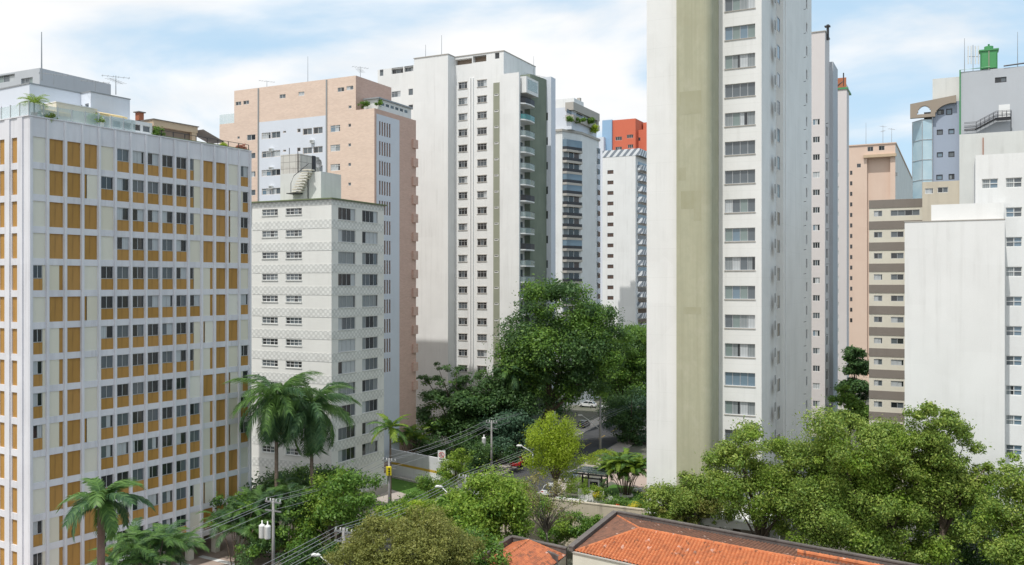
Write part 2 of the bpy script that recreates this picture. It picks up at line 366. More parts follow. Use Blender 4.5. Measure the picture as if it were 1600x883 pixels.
# ------------------------------------------------------------------ mesh builder
class MB:
    def __init__(s): s.v = []; s.f = []; s.m = []; s.names = []
    def mi(s, name):
        if name not in s.names: s.names.append(name)
        return s.names.index(name)
    def face(s, pts, m):
        i = len(s.v); s.v += [tuple(p) for p in pts]; s.f.append(tuple(range(i, i + len(pts)))); s.m.append(s.mi(m))
    def box(s, x0, x1, y0, y1, z0, z1, m, skip=''):
        if x0 > x1: x0, x1 = x1, x0
        if y0 > y1: y0, y1 = y1, y0
        c = [(x, y, z) for z in (z0, z1) for y in (y0, y1) for x in (x0, x1)]
        for k, q in (('b', (0, 2, 3, 1)), ('t', (4, 5, 7, 6)), ('f', (0, 1, 5, 4)), ('k', (2, 6, 7, 3)), ('l', (0, 4, 6, 2)), ('r', (1, 3, 7, 5))):
            if k not in skip: s.face([c[i] for i in q], m)
    def prism(s, poly, z0, z1, m, mtop=None):
        n = len(poly)
        for i in range(n):
            a, b = poly[i], poly[(i + 1) % n]
            s.face([(a[0], a[1], z0), (b[0], b[1], z0), (b[0], b[1], z1), (a[0], a[1], z1)], m)
        s.face([(p[0], p[1], z1) for p in poly], mtop or m); s.face([(p[0], p[1], z0) for p in reversed(poly)], m)
    def tube(s, pts, rad, m, n=6, cap=True):
        pts = [Vector(p) for p in pts]
        if not isinstance(rad, (list, tuple)): rad = [rad] * len(pts)
        base = len(s.v)
        for i, p in enumerate(pts):
            d = (pts[min(i + 1, len(pts) - 1)] - pts[max(i - 1, 0)]).normalized()
            up = Vector((0, 0, 1)) if abs(d.z) < 0.9 else Vector((1, 0, 0))
            u = d.cross(up).normalized(); w = d.cross(u)
            for k in range(n):
                a = 2 * pi * k / n
                s.v.append(tuple(p + (u * cos(a) + w * sin(a)) * rad[i]))
        k_ = s.mi(m)
        for i in range(len(pts) - 1):
            for k in range(n):
                a = base + i * n + k; b = base + i * n + (k + 1) % n
                s.f.append((a, a + n, b + n, b)); s.m.append(k_)
        if cap:
            s.f.append(tuple(base + k for k in range(n))); s.m.append(k_)
            e = base + (len(pts) - 1) * n
            s.f.append(tuple(e + n - 1 - k for k in range(n))); s.m.append(k_)
    def cyl(s, x, y, z0, z1, r, m, n=16, r1=None):
        s.tube([(x, y, z0), (x, y, z1)], [r, r1 if r1 is not None else r], m, n)
    def lathe(s, prof, m, n=16, x=0, y=0):
        s.tube([(x, y, z) for r, z in prof], [max(r, 0.001) for r, z in prof], m, n)
    def facade(s, o, u, W_, z0, z1, ops, m, rev=None):
        """vertical wall from o along u, openings (u0,u1,z0,z1,depth) with reveals"""
        o = Vector(o); u = Vector(u); nin = Vector((-u.y, u.x, 0))
        P = lambda a, z, d=0: tuple(o + u * a + nin * d + Vector((0, 0, z)))
        ops = [(max(a, 0), min(b, W_), max(c, z0), min(d, z1), e) for a, b, c, d, e in ops]
        ops = [q for q in ops if q[1] - q[0] > 0.02 and q[3] - q[2] > 0.02]
        zs = sorted({z0, z1} | {q[2] for q in ops} | {q[3] for q in ops})
        for za, zb in zip(zs, zs[1:]):
            if zb - za < 1e-5: continue
            zm = (za + zb) / 2
            cut = sorted((q[0], q[1]) for q in ops if q[2] < zm < q[3])
            x = 0.0
            for a, b in cut + [(W_, W_)]:
                if a > x + 1e-5: s.face([P(x, za), P(a, za), P(a, zb), P(x, zb)], m)
                x = max(x, b)
        r = rev or m
        for a, b, c, d, e in ops:
            s.face([P(a, c), P(a, c, e), P(a, d, e), P(a, d)], r)
            s.face([P(b, c, e), P(b, c), P(b, d), P(b, d, e)], r)
            s.face([P(a, c), P(b, c), P(b, c, e), P(a, c, e)], r)
            s.face([P(a, d, e), P(b, d, e), P(b, d), P(a, d)], r)
    def block(s, x0, x1, y0, y1, z0, z1, m, front=(), right=(), top='roof_slab', par=0.0, rightm=None):
        """building volume; front faces -y, right faces +x, openings in local x / y"""
        s.facade((x0, y0, 0), (1, 0, 0), x1 - x0, z0, z1, [(a - x0, b - x0, c, d, e) for a, b, c, d, e in front], m)
        s.facade((x1, y0, 0), (0, 1, 0), y1 - y0, z0, z1, [(a - y0, b - y0, c, d, e) for a, b, c, d, e in right], rightm or m)
        s.face([(x1, y1, z0), (x0, y1, z0), (x0, y1, z1), (x1, y1, z1)], m)
        s.face([(x0, y1, z0), (x0, y0, z0), (x0, y0, z1), (x0, y1, z1)], m)
        zt = z1 - par
        s.face([(x0, y0, zt), (x1, y0, zt), (x1, y1, zt), (x0, y1, zt)], top)
        if par:
            e = 0.2
            for a, b, c, d in ((x0, x1, y0, y0 + e), (x0, x1, y1 - e, y1), (x0, x0 + e, y0 + e, y1 - e), (x1 - e, x1, y0 + e, y1 - e)):
                s.face([(a, c, z1), (b, c, z1), (b, d, z1), (a, d, z1)], m)
            s.face([(x0 + e, y0 + e, zt), (x0 + e, y0 + e, z1), (x1 - e, y0 + e, z1), (x1 - e, y0 + e, zt)], m)
            s.face([(x1 - e, y1 - e, zt), (x1 - e, y1 - e, z1), (x0 + e, y1 - e, z1), (x0 + e, y1 - e, zt)], m)
            s.face([(x0 + e, y1 - e, zt), (x0 + e, y1 - e, z1), (x0 + e, y0 + e, z1), (x0 + e, y0 + e, zt)], m)
            s.face([(x1 - e, y0 + e, zt), (x1 - e, y0 + e, z1), (x1 - e, y1 - e, z1), (x1 - e, y1 - e, zt)], m)
        s.face([(x0, y1, z0), (x1, y1, z0), (x1, y0, z0), (x0, y0, z0)], m)
    def mesh(s, name, smooth=False):
        me = bpy.data.meshes.new(name); me.from_pydata(s.v, [], s.f)
        for n_ in s.names: me.materials.append(M[n_])
        me.polygons.foreach_set('material_index', s.m)
        if smooth: me.polygons.foreach_set('use_smooth', [True] * len(s.f))
        me.update(); return me
    def build(s, name, parent=None, smooth=False, loc=None, rotz=None):
        return link(name, s.mesh(name, smooth), parent, loc, rotz)
def link(name, data, parent=None, loc=None, rotz=None):
    o = bpy.data.objects.new(name, data); COL.objects.link(o)
    if parent: o.parent = parent
    if loc is not None: o.location = loc
    if rotz is not None: o.rotation_euler = (0, 0, rotz)
    return o
def mesh_np(name, verts, quads, mats, mi=None):
    me = bpy.data.meshes.new(name); n = len(quads)
    me.vertices.add(len(verts)); me.vertices.foreach_set('co', np.asarray(verts, dtype=np.float32).ravel())
    me.loops.add(n * 4); me.loops.foreach_set('vertex_index', np.asarray(quads, dtype=np.int32).ravel())
    me.polygons.add(n); me.polygons.foreach_set('loop_start', np.arange(0, n * 4, 4, dtype=np.int32))
    me.polygons.foreach_set('loop_total', np.full(n, 4, dtype=np.int32))
    for k in mats: me.materials.append(M[k])
    if mi is not None: me.polygons.foreach_set('material_index', np.asarray(mi, dtype=np.int32))
    me.update(calc_edges=True); me.validate(); return me
def tag(o, label, cat, group=None, kind=None):
    o['label'] = label; o['category'] = cat
    if group: o['group'] = group
    if kind: o['kind'] = kind
    return o
def thing(name, label, cat, loc, rotz=0, group=None):
    return tag(link(name, None, None, loc, rotz), label, cat, group)
def structure(o): o['kind'] = 'structure'; return o
def dup(o, parent=None):
    c = o.copy(); COL.objects.link(c)
    if parent: c.parent = parent
    for ch in list(o.children): dup(ch, c)
    return c
def at(px, Y, py=None):
    return Vector(((px - 800) / F * Y, Y, H + (441.5 - py) / F * Y if py is not None else 0.0))
def gpt(px, py, z=0.0):
    Y = (H - z) * F / (py - 441.5); return at(px, Y, py)

# ------------------------------------------------------------------ buildings: a local frame with the street grid
GRID = -math.atan2(1, 2)
class Bld:
    """near corner at pixel column px and depth Y; local +x runs right and nearer, local +y runs right and away"""
    def __init__(s, label, px, Y, rot=GRID, name='apartment_building', cat='apartment building', group=None):
        s.O = Vector(((px - 800) / F * Y, Y)); s.a = Vector((cos(rot), sin(rot))); s.b = Vector((-sin(rot), cos(rot)))
        s.rot = rot
        s.root = thing(name, label, cat, (s.O.x, s.O.y, 0), rot, group)
    def wp(s, x, y): return s.O + s.a * x + s.b * y
    def fx(s, px, y=0.0):
        k = (px - 800) / F; p = s.O + s.b * y
        return (k * p.y - p.x) / (s.a.x - k * s.a.y)
    def ry(s, px, x=0.0):
        k = (px - 800) / F; p = s.O + s.a * x
        return (k * p.y - p.x) / (s.b.x - k * s.b.y)
    def z(s, py, x=0.0, y=0.0): return H + (441.5 - py) / F * s.wp(x, y).y
    def world(s, x, y, z): p = s.wp(x, y); return Vector((p.x, p.y, z))
    def zf(s, px, py, y=0.0): return s.z(py, s.fx(px, y), y)
    def zr(s, px, py, x=0.0): return s.z(py, x, s.ry(px, x))

WCACHE = {}
PANES = {'mixed': ['glass_dark', 'glass_grey', 'curtain_white', 'glass_grey', 'curtain_grey', 'glass_dark'],
         'bright': ['curtain_white', 'glass_blue', 'curtain_white', 'curtain_grey', 'glass_dark', 'glass_grey'],
         'dark': ['glass_dark', 'glass_dark', 'glass_grey'], 'green': ['glass_green', 'curtain_grey', 'curtain_white', 'glass_grey', 'glass_green', 'curtain_white', 'curtain_grey', 'glass_blue', 'glass_grey'],
         'flats': ['glass_dark', 'glass_dark', 'curtain_white', 'glass_grey', 'curtain_grey', 'curtain_white', 'glass_dark'],
         'brown': ['glass_brown'], 'blue': ['glass_blue', 'glass_grey', 'glass_blue', 'curtain_grey']}
def win_mesh(w, h, n, tr, style, frame, var, fw=0.05, pane=True):
    key = (round(w, 2), round(h, 2), n, tr, style, frame, var, fw, pane)
    if key in WCACHE: return WCACHE[key]
    r = random.Random(n * 31 + var * 17 + len(style) * 7)
    f = MB(); d = 0.06
    f.box(-w / 2, w / 2, -d, 0, 0, fw, frame); f.box(-w / 2, w / 2, -d, 0, h - fw, h, frame)
    f.box(-w / 2, -w / 2 + fw, -d, 0, fw, h - fw, frame); f.box(w / 2 - fw, w / 2, -d, 0, fw, h - fw, frame)
    for i in range(1, n):
        x = -w / 2 + w * i / n; f.box(x - fw / 2, x + fw / 2, -d, 0, fw, h - fw, frame)
    for q in tr:
        z = h * q; f.box(-w / 2 + fw, w / 2 - fw, -d - 0.006, -0.006, z - fw / 2, z + fw / 2, frame)
    g = MB(); base = r.choice(PANES[style])
    for i in range(n):
        mt = base if r.random() < 0.45 else r.choice(PANES[style])
        a, b = -w / 2 + w * i / n, -w / 2 + w * (i + 1) / n
        y = -0.02 + (0.018 if i % 2 else 0)
        if mt.startswith('curtain') and r.random() < 0.25:
            c = a + (b - a) * r.uniform(0.4, 0.75)
            g.face([(a, y, 0.02), (c, y, 0.02), (c, y, h - 0.02), (a, y, h - 0.02)], mt)
            g.face([(c, y, 0.02), (b, y, 0.02), (b, y, h - 0.02), (c, y, h - 0.02)], 'glass_dark')
        else:
            g.face([(a, y, 0.02), (b, y, 0.02), (b, y, h - 0.02), (a, y, h - 0.02)], mt)
    if not pane:
        for fc, mm in zip(g.f, g.m): f.face([g.v[i] for i in fc], g.names[mm])
        WCACHE[key] = (f.mesh('window'), None)
    else: WCACHE[key] = (f.mesh('window'), g.mesh('pane'))
    return WCACHE[key]
def place_win(parent, face, plane, u0, u1, z0, z1, n=2, depth=0.16, style='mixed', frame='frame_alu', tr=(), var=None, pane=True, fw=0.05, name='window'):
    w = u1 - u0; h = z1 - z0
    if var is None: var = RNG.randrange(5)
    fm, gm = win_mesh(w, h, n, tuple(tr), style, frame, var, fw, pane)
    c = (u0 + u1) / 2
    loc, rz = ((c, plane + depth, z0), 0) if face == 'f' else ((plane - depth, c, z0), pi / 2)
    o = link(name, fm, parent, loc, rz)
    if gm: link('pane', gm, o)
    return o
# ================================================================== the amber-panelled block at the left
B = Bld('white gridded apartment block with amber panels and cream shutters at the far left', 45, 79.6, rot=-math.atan2(13.5, 21.9))
R = B.root
LEN = B.ry(392); TOP = H + 14.8; PAR = 1.75; FP = 2.87; NF = 14
BOT = TOP - PAR - NF * FP
BAY = LEN / 15
ROWS = ["CAAACGGGGGhAACG", "CAAaGGGGGGhAAak", "CAAACGGGGGhAAaG", "CAAACGGGGGCAAaG", "gcACGGGGGGhcAAC", "CAAaGGGGGGGcACG", "gcACGGGGGGhaAAC",
        "gcACGGGGGGhcACG", "gcACGGGGGGCAAak", "gcAaGGGGGGGcACG", "CAACGGGGGGGcAaG", "CAACGGGGGGGcAAC", "gcAAGGGGGGhaAAC", "gcAAGGGGGGCAAAA"]
PH = 2.27; GAPZ = FP - PH; FIN = 0.30
ops = []; cells = []
for r, row in enumerate(ROWS):
    z1 = TOP - PAR - r * FP; z0 = z1 - PH
    for c, k in enumerate(row):
        y0 = c * BAY + FIN / 2 + (0.25 if c == 0 else 0); y1 = (c + 1) * BAY - FIN / 2 - (0.2 if c == 14 else 0)
        ops.append((y0, y1, z0, z1, 0.22)); cells.append((k, y0, y1, z0, z1))
# short face: narrow panels between fins
sx_ = sorted([B.fx(p) for p in (-140, -122, -103, -84, -64, -44, -23, -2, 0, 10, 19)])
strips = [(B.fx(0) - 1.75, B.fx(0) - 0.5), (B.fx(0) - 0.1, B.fx(11)), (B.fx(18), B.fx(28))]
w0 = B.fx(28) - B.fx(18); pit = B.fx(18) - B.fx(-1.5)
strips = [(B.fx(18) - i * pit, B.fx(18) - i * pit + w0) for i in range(7)]
fops = []
for r in range(NF):
    z1 = TOP - PAR - r * FP
    for a, b in strips: fops.append((a, b, z1 - PH, z1, 0.22))
XB = strips[-1][0] - 0.6
mb = MB()
mb.facade((XB, 0, 0), (1, 0, 0), -XB, BOT, TOP, [(a - XB, b - XB, c, d, e) for a, b, c, d, e in fops], 'grid_white')
mb.facade((0, 0, 0), (0, 1, 0), LEN, BOT, TOP, ops, 'grid_white')
mb.face([(0, LEN, BOT), (XB, LEN, BOT), (XB, LEN, TOP), (0, LEN, TOP)], 'grid_white')
mb.face([(XB, LEN, BOT), (XB, 0, BOT), (XB, 0, TOP), (XB, LEN, TOP)], 'grid_white')
mb.face([(XB, 0, TOP - 0.01), (0, 0, TOP - 0.01), (0, LEN, TOP - 0.01), (XB, LEN, TOP - 0.01)], 'roof_slab')
mb.face([(XB, LEN, BOT), (0, LEN, BOT), (0, 0, BOT), (XB, 0, BOT)], 'grid_white')
mb.build('wall', R)
mb = MB()
for i in range(16):
    y = min(max(i * BAY, FIN / 2), LEN - FIN / 2)
    mb.box(0.002, 0.14, y - FIN / 2 + 0.03, y + FIN / 2 - 0.03, BOT - 0.25, TOP - 0.06, 'grid_white')
for a, b in strips:
    mb.box(b + 0.12, min(b + pit - w0 - 0.12, -0.25), -0.14, -0.002, BOT - 0.25, TOP - 0.06, 'grid_white')
mb.build('pilaster', R)['kind'] = 'stuff'
mb = MB()
mb.box(XB + 0.003, 0.10, -0.10, LEN + 0.08, TOP + 0.004, TOP + 0.10, 'grid_white')
mb.build('coping', R)
# cells
PC = {}
def slab_mesh(nm, w, h, t_, m_):
    k = (nm, round(w, 2), round(h, 2), m_)
    if k not in PC:
        q = MB(); q.box(0, w, 0, t_, 0, h, m_); PC[k] = q.mesh(nm)
    return PC[k]
def rslab(nm, y0, y1, z0, z1, d, m_, par=R):
    return link(nm, slab_mesh(nm, y1 - y0, z1 - z0, 0.05, m_), par, (-d, y0, z0), pi / 2)
NW = 0
for k, y0, y1, z0, z1 in cells:
    w = y1 - y0; h = z1 - z0; zs = z0 + h * 0.46
    def G(a, b, n=2):
        rslab('spandrel', a, b, z0, zs, 0.10, 'amber_panel')
        q = MB()
        place_win(R, 'r', 0, a, b, zs + 0.02, z1, n=n, depth=0.17, style='flats', frame='frame_alu', var=RNG.randrange(14))
    if k == 'A': rslab('panel', y0, y1, z0, z1, 0.14, 'amber_panel')
    elif k == 'C':
        rslab('shutter', y0, y1, z0, z1, 0.09, 'cream_shutter')
    elif k == 'G': G(y0, y1)
    elif k == 'g': G(y0, y0 + w * 0.78); rslab('shutter', y0 + w * 0.79, y1, z0, z1, 0.08, 'cream_shutter')
    elif k == 'h': G(y0, y0 + w * 0.42, 1); rslab('shutter', y0 + w * 0.44, y1, z0, z1, 0.06, 'cream_shutter')
    elif k == 'a': rslab('panel', y0, y0 + w * 0.24, z0, z1, 0.15, 'amber_panel'); rslab('shutter', y0 + w * 0.25, y1, z0, z1, 0.06, 'cream_shutter')
    elif k == 'c': rslab('shutter', y0, y0 + w * 0.72, z0, z1, 0.06, 'cream_shutter'); rslab('panel', y0 + w * 0.73, y1, z0, z1, 0.15, 'amber_panel')
    elif k == 'k': rslab('shutter', y0, y0 + w * 0.35, z0, z1, 0.06, 'cream_shutter'); G(y0 + w * 0.38, y1, 1)
me_ = None
q = MB()
for a, b, c, d, e in fops: q.box(a, b, 0.13, 0.18, c, d, 'amber_panel')
q.build('end_panel', R)['kind'] = 'stuff'
# pilotis and dark ground floor
for i in range(8):
    y = 0.7 + i * (LEN - 1.4) / 7
    q = MB(); q.box(-1.3, -0.6, y - 0.3, y + 0.3, 0.0, BOT - 0.002, 'cream_wall'); q.build('column', R)
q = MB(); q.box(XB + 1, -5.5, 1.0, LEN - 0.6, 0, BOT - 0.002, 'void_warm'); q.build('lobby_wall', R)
# end column of side balconies seen past the corner
# penthouse volumes set back on the roof
xp = -4.0
ya, yb, yc_ = B.ry(46, xp), B.ry(127, xp), B.ry(142, xp)
zt = B.zr(46, 131, xp)
q = MB(); q.block(XB, xp, ya, yb, TOP - 0.005, zt, 'cool_white', par=0.0); q.box(XB - .02, xp + 0.06, ya - 0.06, yb, zt + 0.003, zt + 0.12, 'metal_grey'); q.build('penthouse', R)
xq = xp + 1.6
yq0 = yb - 0.05; yq1 = B.ry(203, xq); zq = B.zr(142, 144, xq)
q = MB(); q.block(XB + 2, xq, yq0, yq1, TOP - 0.005, zq, 'cool_white', front=[(xq - 2.0, xq - 1.35, zq - 2.0, zq - 1.1, .15), (xq - 0.95, xq - .3, zq - 1.95, zq - 1.05, .15)])
q.box(XB + 2, xq + 0.06, yq0 - 0.06, yq1 + 0.06, zq + 0.003, zq + 0.1, 'metal_grey'); pt_ = q.build('penthouse', R)
for a in (xq - 2.0, xq - .95): place_win(pt_, 'f', yq0, a, a + .65, zq - 1.98 + (0.03 if a > xq - 1.5 else 0), zq - 1.1, n=1, style='dark', pane=False)
# low garden room with awnings
xg = -1.3
yg0, yg1 = B.ry(88, xg), B.ry(152, xg)
q = MB(); q.block(xg - 2.4, xg, yg0, yg1, TOP - 0.005, B.zr(90, 160, xg), 'cream_wall'); q.box(xg - 2.5, xg + .05, yg0 - .05, yg1, B.zr(90, 160, xg) + .003, B.zr(90, 160, xg) + .08, 'white_trim'); q.build('garden_room', R)
for px_, py_ in ((58, 166), (150, 172)):
    y_ = B.ry(px_, xg + .2); z_ = B.zr(px_, py_, xg + .2)
    q = MB(); q.face([(xg - .4, y_, z_), (xg + .5, y_ + .2, z_ - .25), (xg + .5, y_ + 3.2, z_ - .25), (xg - .4, y_ + 3.2, z_)], 'awning')
    q.face([(xg + .5, y_ + .2, z_ - .25), (xg + .5, y_ + 3.2, z_ - .25), (xg + .5, y_ + 3.2, z_ - .55), (xg + .5, y_ + .2, z_ - .55)], 'awning'); q.build('awning', R)
xw = -0.5
yw0, yw1 = B.ry(174, xw), B.ry(238, xw); zw = B.zr(176, 182, xw)
wo = []
for i in range(4):
    a = yw0 + (yw1 - yw0) * (0.04 + 0.24 * i); wo.append((a, a + (yw1 - yw0) * .19, TOP + .35, zw - .35, .12))
q = MB(); q.block(xw - 3, xw, yw0, yw1, TOP - 0.005, zw, 'white_paint', right=wo, top='white_trim'); sr_ = q.build('sunroom', R)
for a, b, c, d, e in wo: place_win(sr_, 'r', xw, a, b, c, d, n=1, depth=.1, style='mixed', frame='frame_white', pane=False)
xo = -2.2
yo0, yo1 = B.ry(240, xo), B.ry(309, xo); zo = B.zr(242, 187, xo)
q = MB(); q.block(xo - 4, xo, yo0, yo1, TOP + 1.5, zo, 'tan_paint'); q.box(xo - 4.1, xo + .12, yo0 - .1, yo1 + .1, zo + .003, zo + .09, 'brown_band')
q.block(xo - 4, xo - .5, yo0 + .1, yo1 - .1, TOP - 0.005, TOP + 1.495, 'void_warm'); q.box(xo - .45, xo - .05, yo1 - .7, yo1 - .1, TOP - 0.004, TOP + 1.49, 'tan_paint')
q.box(xo - 2.6, xo - 2, yo0 - .3, yo0 + .3, zo + .1, zo + .9, 'terracotta'); q.box(xo - 2.75, xo - 1.85, yo0 - .45, yo0 + .45, zo + .9, zo + 1.0, 'brown_band'); q.build('roof_lounge', R)
xs = -2.0; y_ = B.ry(312, xs)
q = MB(); zz = B.zr(312, 203, xs)
q.face([(xs - 2, y_, zz), (xs + .6, y_, zz), (xs + .6, y_ + 3.0, zz - 1.0), (xs - 2, y_ + 3.0, zz - 1.0)], 'brown_band')
q.box(xs + .4, xs + .5, y_ + 2.7, y_ + 2.8, TOP - 0.004, zz - .92, 'metal_dark'); q.build('lean_to_roof', R)
# glass balustrade along the corner, rail along the right
q = MB(); pnl = [(i, B.ry(45, -.2) + i * 1.35) for i in range(8)]
for i, y_ in pnl:
    q.box(-.22, -.2, y_ + .04, y_ + 1.31, TOP + .11, TOP + 1.25, 'rail_glass'); q.box(-.25, -.17, y_ - .04, y_ + .04, TOP + .1, TOP + 1.35, 'frame_alu')
for i in range(6):
    x_ = -.3 - i * 1.5; q.box(x_ - 1.44, x_ - .06, .2, .22, TOP + .11, TOP + 1.25, 'rail_glass'); q.box(x_ - .04, x_ + .04, .17, .25, TOP + .1, TOP + 1.35, 'frame_alu')
q.build('glass_balustrade', R)
q = MB(); y0 = B.ry(252, -.15); y1 = LEN - .2; n = 9
for i in range(n): y_ = y0 + (y1 - y0) * i / (n - 1); q.box(-.18, -.12, y_ - .03, y_ + .03, TOP + .1, TOP + .75, 'metal_dark')
q.box(-.17, -.13, y0, y1, TOP + .72, TOP + .77, 'metal_dark'); q.box(-.4, .02, y0, y1, TOP + .101, TOP + .2, 'green_trim'); q.build('roof_rail', R)
BA = B

# grey block peeping over it at the left edge
B = Bld('grey apartment block rising behind the amber panelled block at the left edge', 62, 128)
R = B.root; zt = B.z(106)
L0 = B.fx(-60)
o_ = [(B.fx(-5), B.fx(23), B.zf(10, 128), B.zf(10, 117), .2), (B.fx(33), B.fx(51), B.zf(40, 132), B.zf(40, 122), .2)]
q = MB(); q.block(L0, 0, 0, 12, 0, zt, 'grey_paint', front=o_, par=.4); q.build('wall', R)
for a, b, c, d, e in o_: place_win(R, 'f', 0, a, b, c, d, n=3, depth=.2, style='green')

# ================================================================== tiled block behind the palms
B = Bld('white block with lozenge tile bands and a spiral stair on its roof', 518, 116)
R = B.root; zt = B.z(311); D = B.ry(600); L0 = B.fx(394)
FP2 = 2.9; Z0 = zt - 0.95
fo = []; ro = []
fc = [(B.fx(409.5), B.fx(434)), (B.fx(446.5), B.fx(471.5))]
rc = [(B.ry(528.5), B.ry(555.5)), (B.ry(566), B.ry(590.5))]
NF2 = 12
for i in range(NF2):
    z1 = Z0 - i * FP2
    if z1 < 1.5: break
    for a, b in fc: fo.append((a, b, z1 - .85, z1, .18))
    for a, b in rc: ro.append((a, b, z1 - 1.6, z1, .18))
q = MB(); q.block(L0, 0, 0, D, 0, zt, 'tile_white', front=fo, right=ro, par=.2)
q.block(L0 - 4, L0 - .002, 1.2, D, 0, zt - .1, 'tile_white'); q.build('wall', R)
q = MB(); q.box(L0 - 4.2, .35, -.35, D + .35, zt + .003, zt + .16, 'green_trim'); q.build('roof_edge', R)
for i, (a, b, c, d, e) in enumerate(fo): place_win(R, 'f', 0, a, b, c, d, n=4, depth=.16, style='mixed', frame='frame_white', tr=(.52,), var=i % 7)
for i, (a, b, c, d, e) in enumerate(ro): place_win(R, 'r', 0, a, b, c, d, n=4, depth=.16, style='flats', frame='frame_alu', var=RNG.randrange(12))
for i in range(NF2 + 1):
    z1 = Z0 - i * FP2 + FP2 - 1.75 if i else zt
    z0 = Z0 - i * FP2 + .15 if i else zt - .75
    z0, z1 = (zt - .7, zt - .05) if i == 0 else (Z0 - i * FP2 + .12, Z0 - (i - 1) * FP2 - 1.66)
    if z0 < .5: break
    q = MB(); q.box(L0, .035, -.035, -.002, z0, z1, 'lozenge_tile'); q.box(.002, .035, -.001, D, z0, z1, 'lozenge_tile'); q.build('tile_band', R)
# sills
q = MB()
for a, b, c, d, e in fo: q.box(a - .06, b + .06, -.10, .0, c - .09, c - .004, 'old_white')
for a, b, c, d, e in ro: q.box(0, .10, a - .06, b + .06, c - .09, c - .004, 'old_white')
q.build('sill', R)['kind'] = 'stuff'
# side strip windows at far left
q = MB(); q.build('plinth', R) if False else None
q = MB(); q.box(L0, .5, -.5, D + .4, 0.02, 1.0, 'stone_band'); q.build('plinth', R)
xr = -3.0
y0 = 2.0
xl, xr_ = B.fx(438, y0), B.fx(501.5, y0); zh = B.zf(470, 270, y0)
y1 = B.ry(533, xr_)
q = MB(); q.block(xl, xr_, y0, y1, zt + .165, zh, 'old_white'); q.build('stair_tower', R)
xt0, xt1 = B.fx(438.6, y0 + .4), B.fx(468, y0 + .4); yt1 = B.ry(499, xt1); ztk = B.zf(455, 241, y0 + .4)
q = MB(); q.block(xt0, xt1, y0 + .4, yt1, zh + .003, ztk, 'tank_concrete', top='tank_concrete')
q.tube([(xt1 - .2, y0 + .3, zh), (xt1 - .2, y0 + .3, ztk + .8)], .05, 'metal_dark'); q.tube([(xt0 + 1, y0 + 1, ztk), (xt0 + 1, y0 + 1, ztk + 1)], .05, 'metal_dark')
q.box(xt1 + .003, xt1 + .1, yt1 - 1.6, yt1 - .9, zh + .01, ztk + .05, 'metal_dark'); q.build('water_tank', R)
# spiral stair on the tower's front
q = MB(); zb = B.zf(466, 302, y0); ztp = zh + .1; n = 9
xA_, xB_ = B.fx(464, y0 - .8), B.fx(481, y0 - .8)
for i in range(n):
    t_ = i / (n - 1); z_ = zb + (ztp - zb) * t_; cx_ = xA_ + (xB_ - xA_) * t_ ** 1.2; a0 = -pi * .95 + t_ * .5
    pts = [(cx_, y0 - .8)] + [(cx_ + (.8) * cos(a0 + j * .45), y0 - .8 + .6 * sin(a0 + j * .45)) for j in range(5)]
    q.prism(pts, z_, z_ + .13, 'cream_wall')
    q.prism([(cx_ - .1, y0 - .75), (cx_ + .5, y0 - .75), (cx_ + .5, y0 - .01), (cx_ - .1, y0 - .01)], z_ + .02, z_ + .18, 'cream_wall')
q.tube([(xA_ - .95, y0 - .9, zb - .1), (xA_ - .95, y0 - .9, zb + 1.3), (xA_ - .1, y0 - 1.3, zb + 2.2), (xB_ + .2, y0 - .9, ztp + .9)], .04, 'metal_dark')
q.box(xA_ - 1.4, xA_ + .3, y0 - 1.3, y0 - .01, zb - .16, zb - .06, 'metal_dark'); q.tube([(xA_ + 1.3, y0 - .12, zt + .2), (xA_ + 1.3, y0 - .12, zh)], .06, 'metal_dark'); q.build('spiral_stair', R)
BT = B; BT_xt = (xr_, y0, zh)

# ================================================================== peach brick block
B = Bld('peach brick apartment block with a pale blue-white window panel on its front', 585, 135)
R = B.root
zt = B.z(169); L0 = B.fx(343); D = B.ry(650)
xph = B.fx(556); xpl = B.fx(366); zp = B.zf(556, 118)
def F3(x0, x1, y0, y1): # window given by pixel box, front face
    xm = (x0 + x1) / 2
    return (B.fx(x0), B.fx(x1), B.zf(xm, y1), B.zf(xm, y0), .14)
k = 350 / 883.0
def Z(a, b, c, d): return F3(330 + a * k, 330 + b * k, 80 + c * k, 80 + d * k)
top_w = [Z(96, 118, 199, 214), Z(126, 149, 195, 210), Z(269, 293, 170, 186), Z(344, 367, 160, 176), Z(498, 524, 143, 160), Z(533, 560, 137, 153)]
mid_w = [Z(103, 113, 267, 279), Z(219, 241, 254, 284), Z(343, 370, 236, 267), Z(391, 428, 230, 261), Z(471, 510, 218, 249), Z(541, 553, 214, 226)]
low_w = []
FP3 = 3.0
def col_(a, b, c, d, n, dz=0):
    w = Z(a, b, c, d)
    return [(w[0], w[1], w[2] - i * FP3, w[3] - i * FP3, w[4]) for i in range(n)]
cols = [(141, 174, 329, 351, 13), (200, 234, 322, 346, 13), (238, 272, 318, 342, 13), (362, 397, 305, 329, 13), (403, 439, 300, 325, 13), (470, 508, 292, 318, 13)]
small = [(103, 112, 336, 346, 9), (284, 295, 315, 322, 9), (340, 352, 306, 320, 9), (540, 551, 286, 299, 9)]
for c_ in cols: low_w += col_(*c_)
for c_ in small: low_w += col_(*c_)
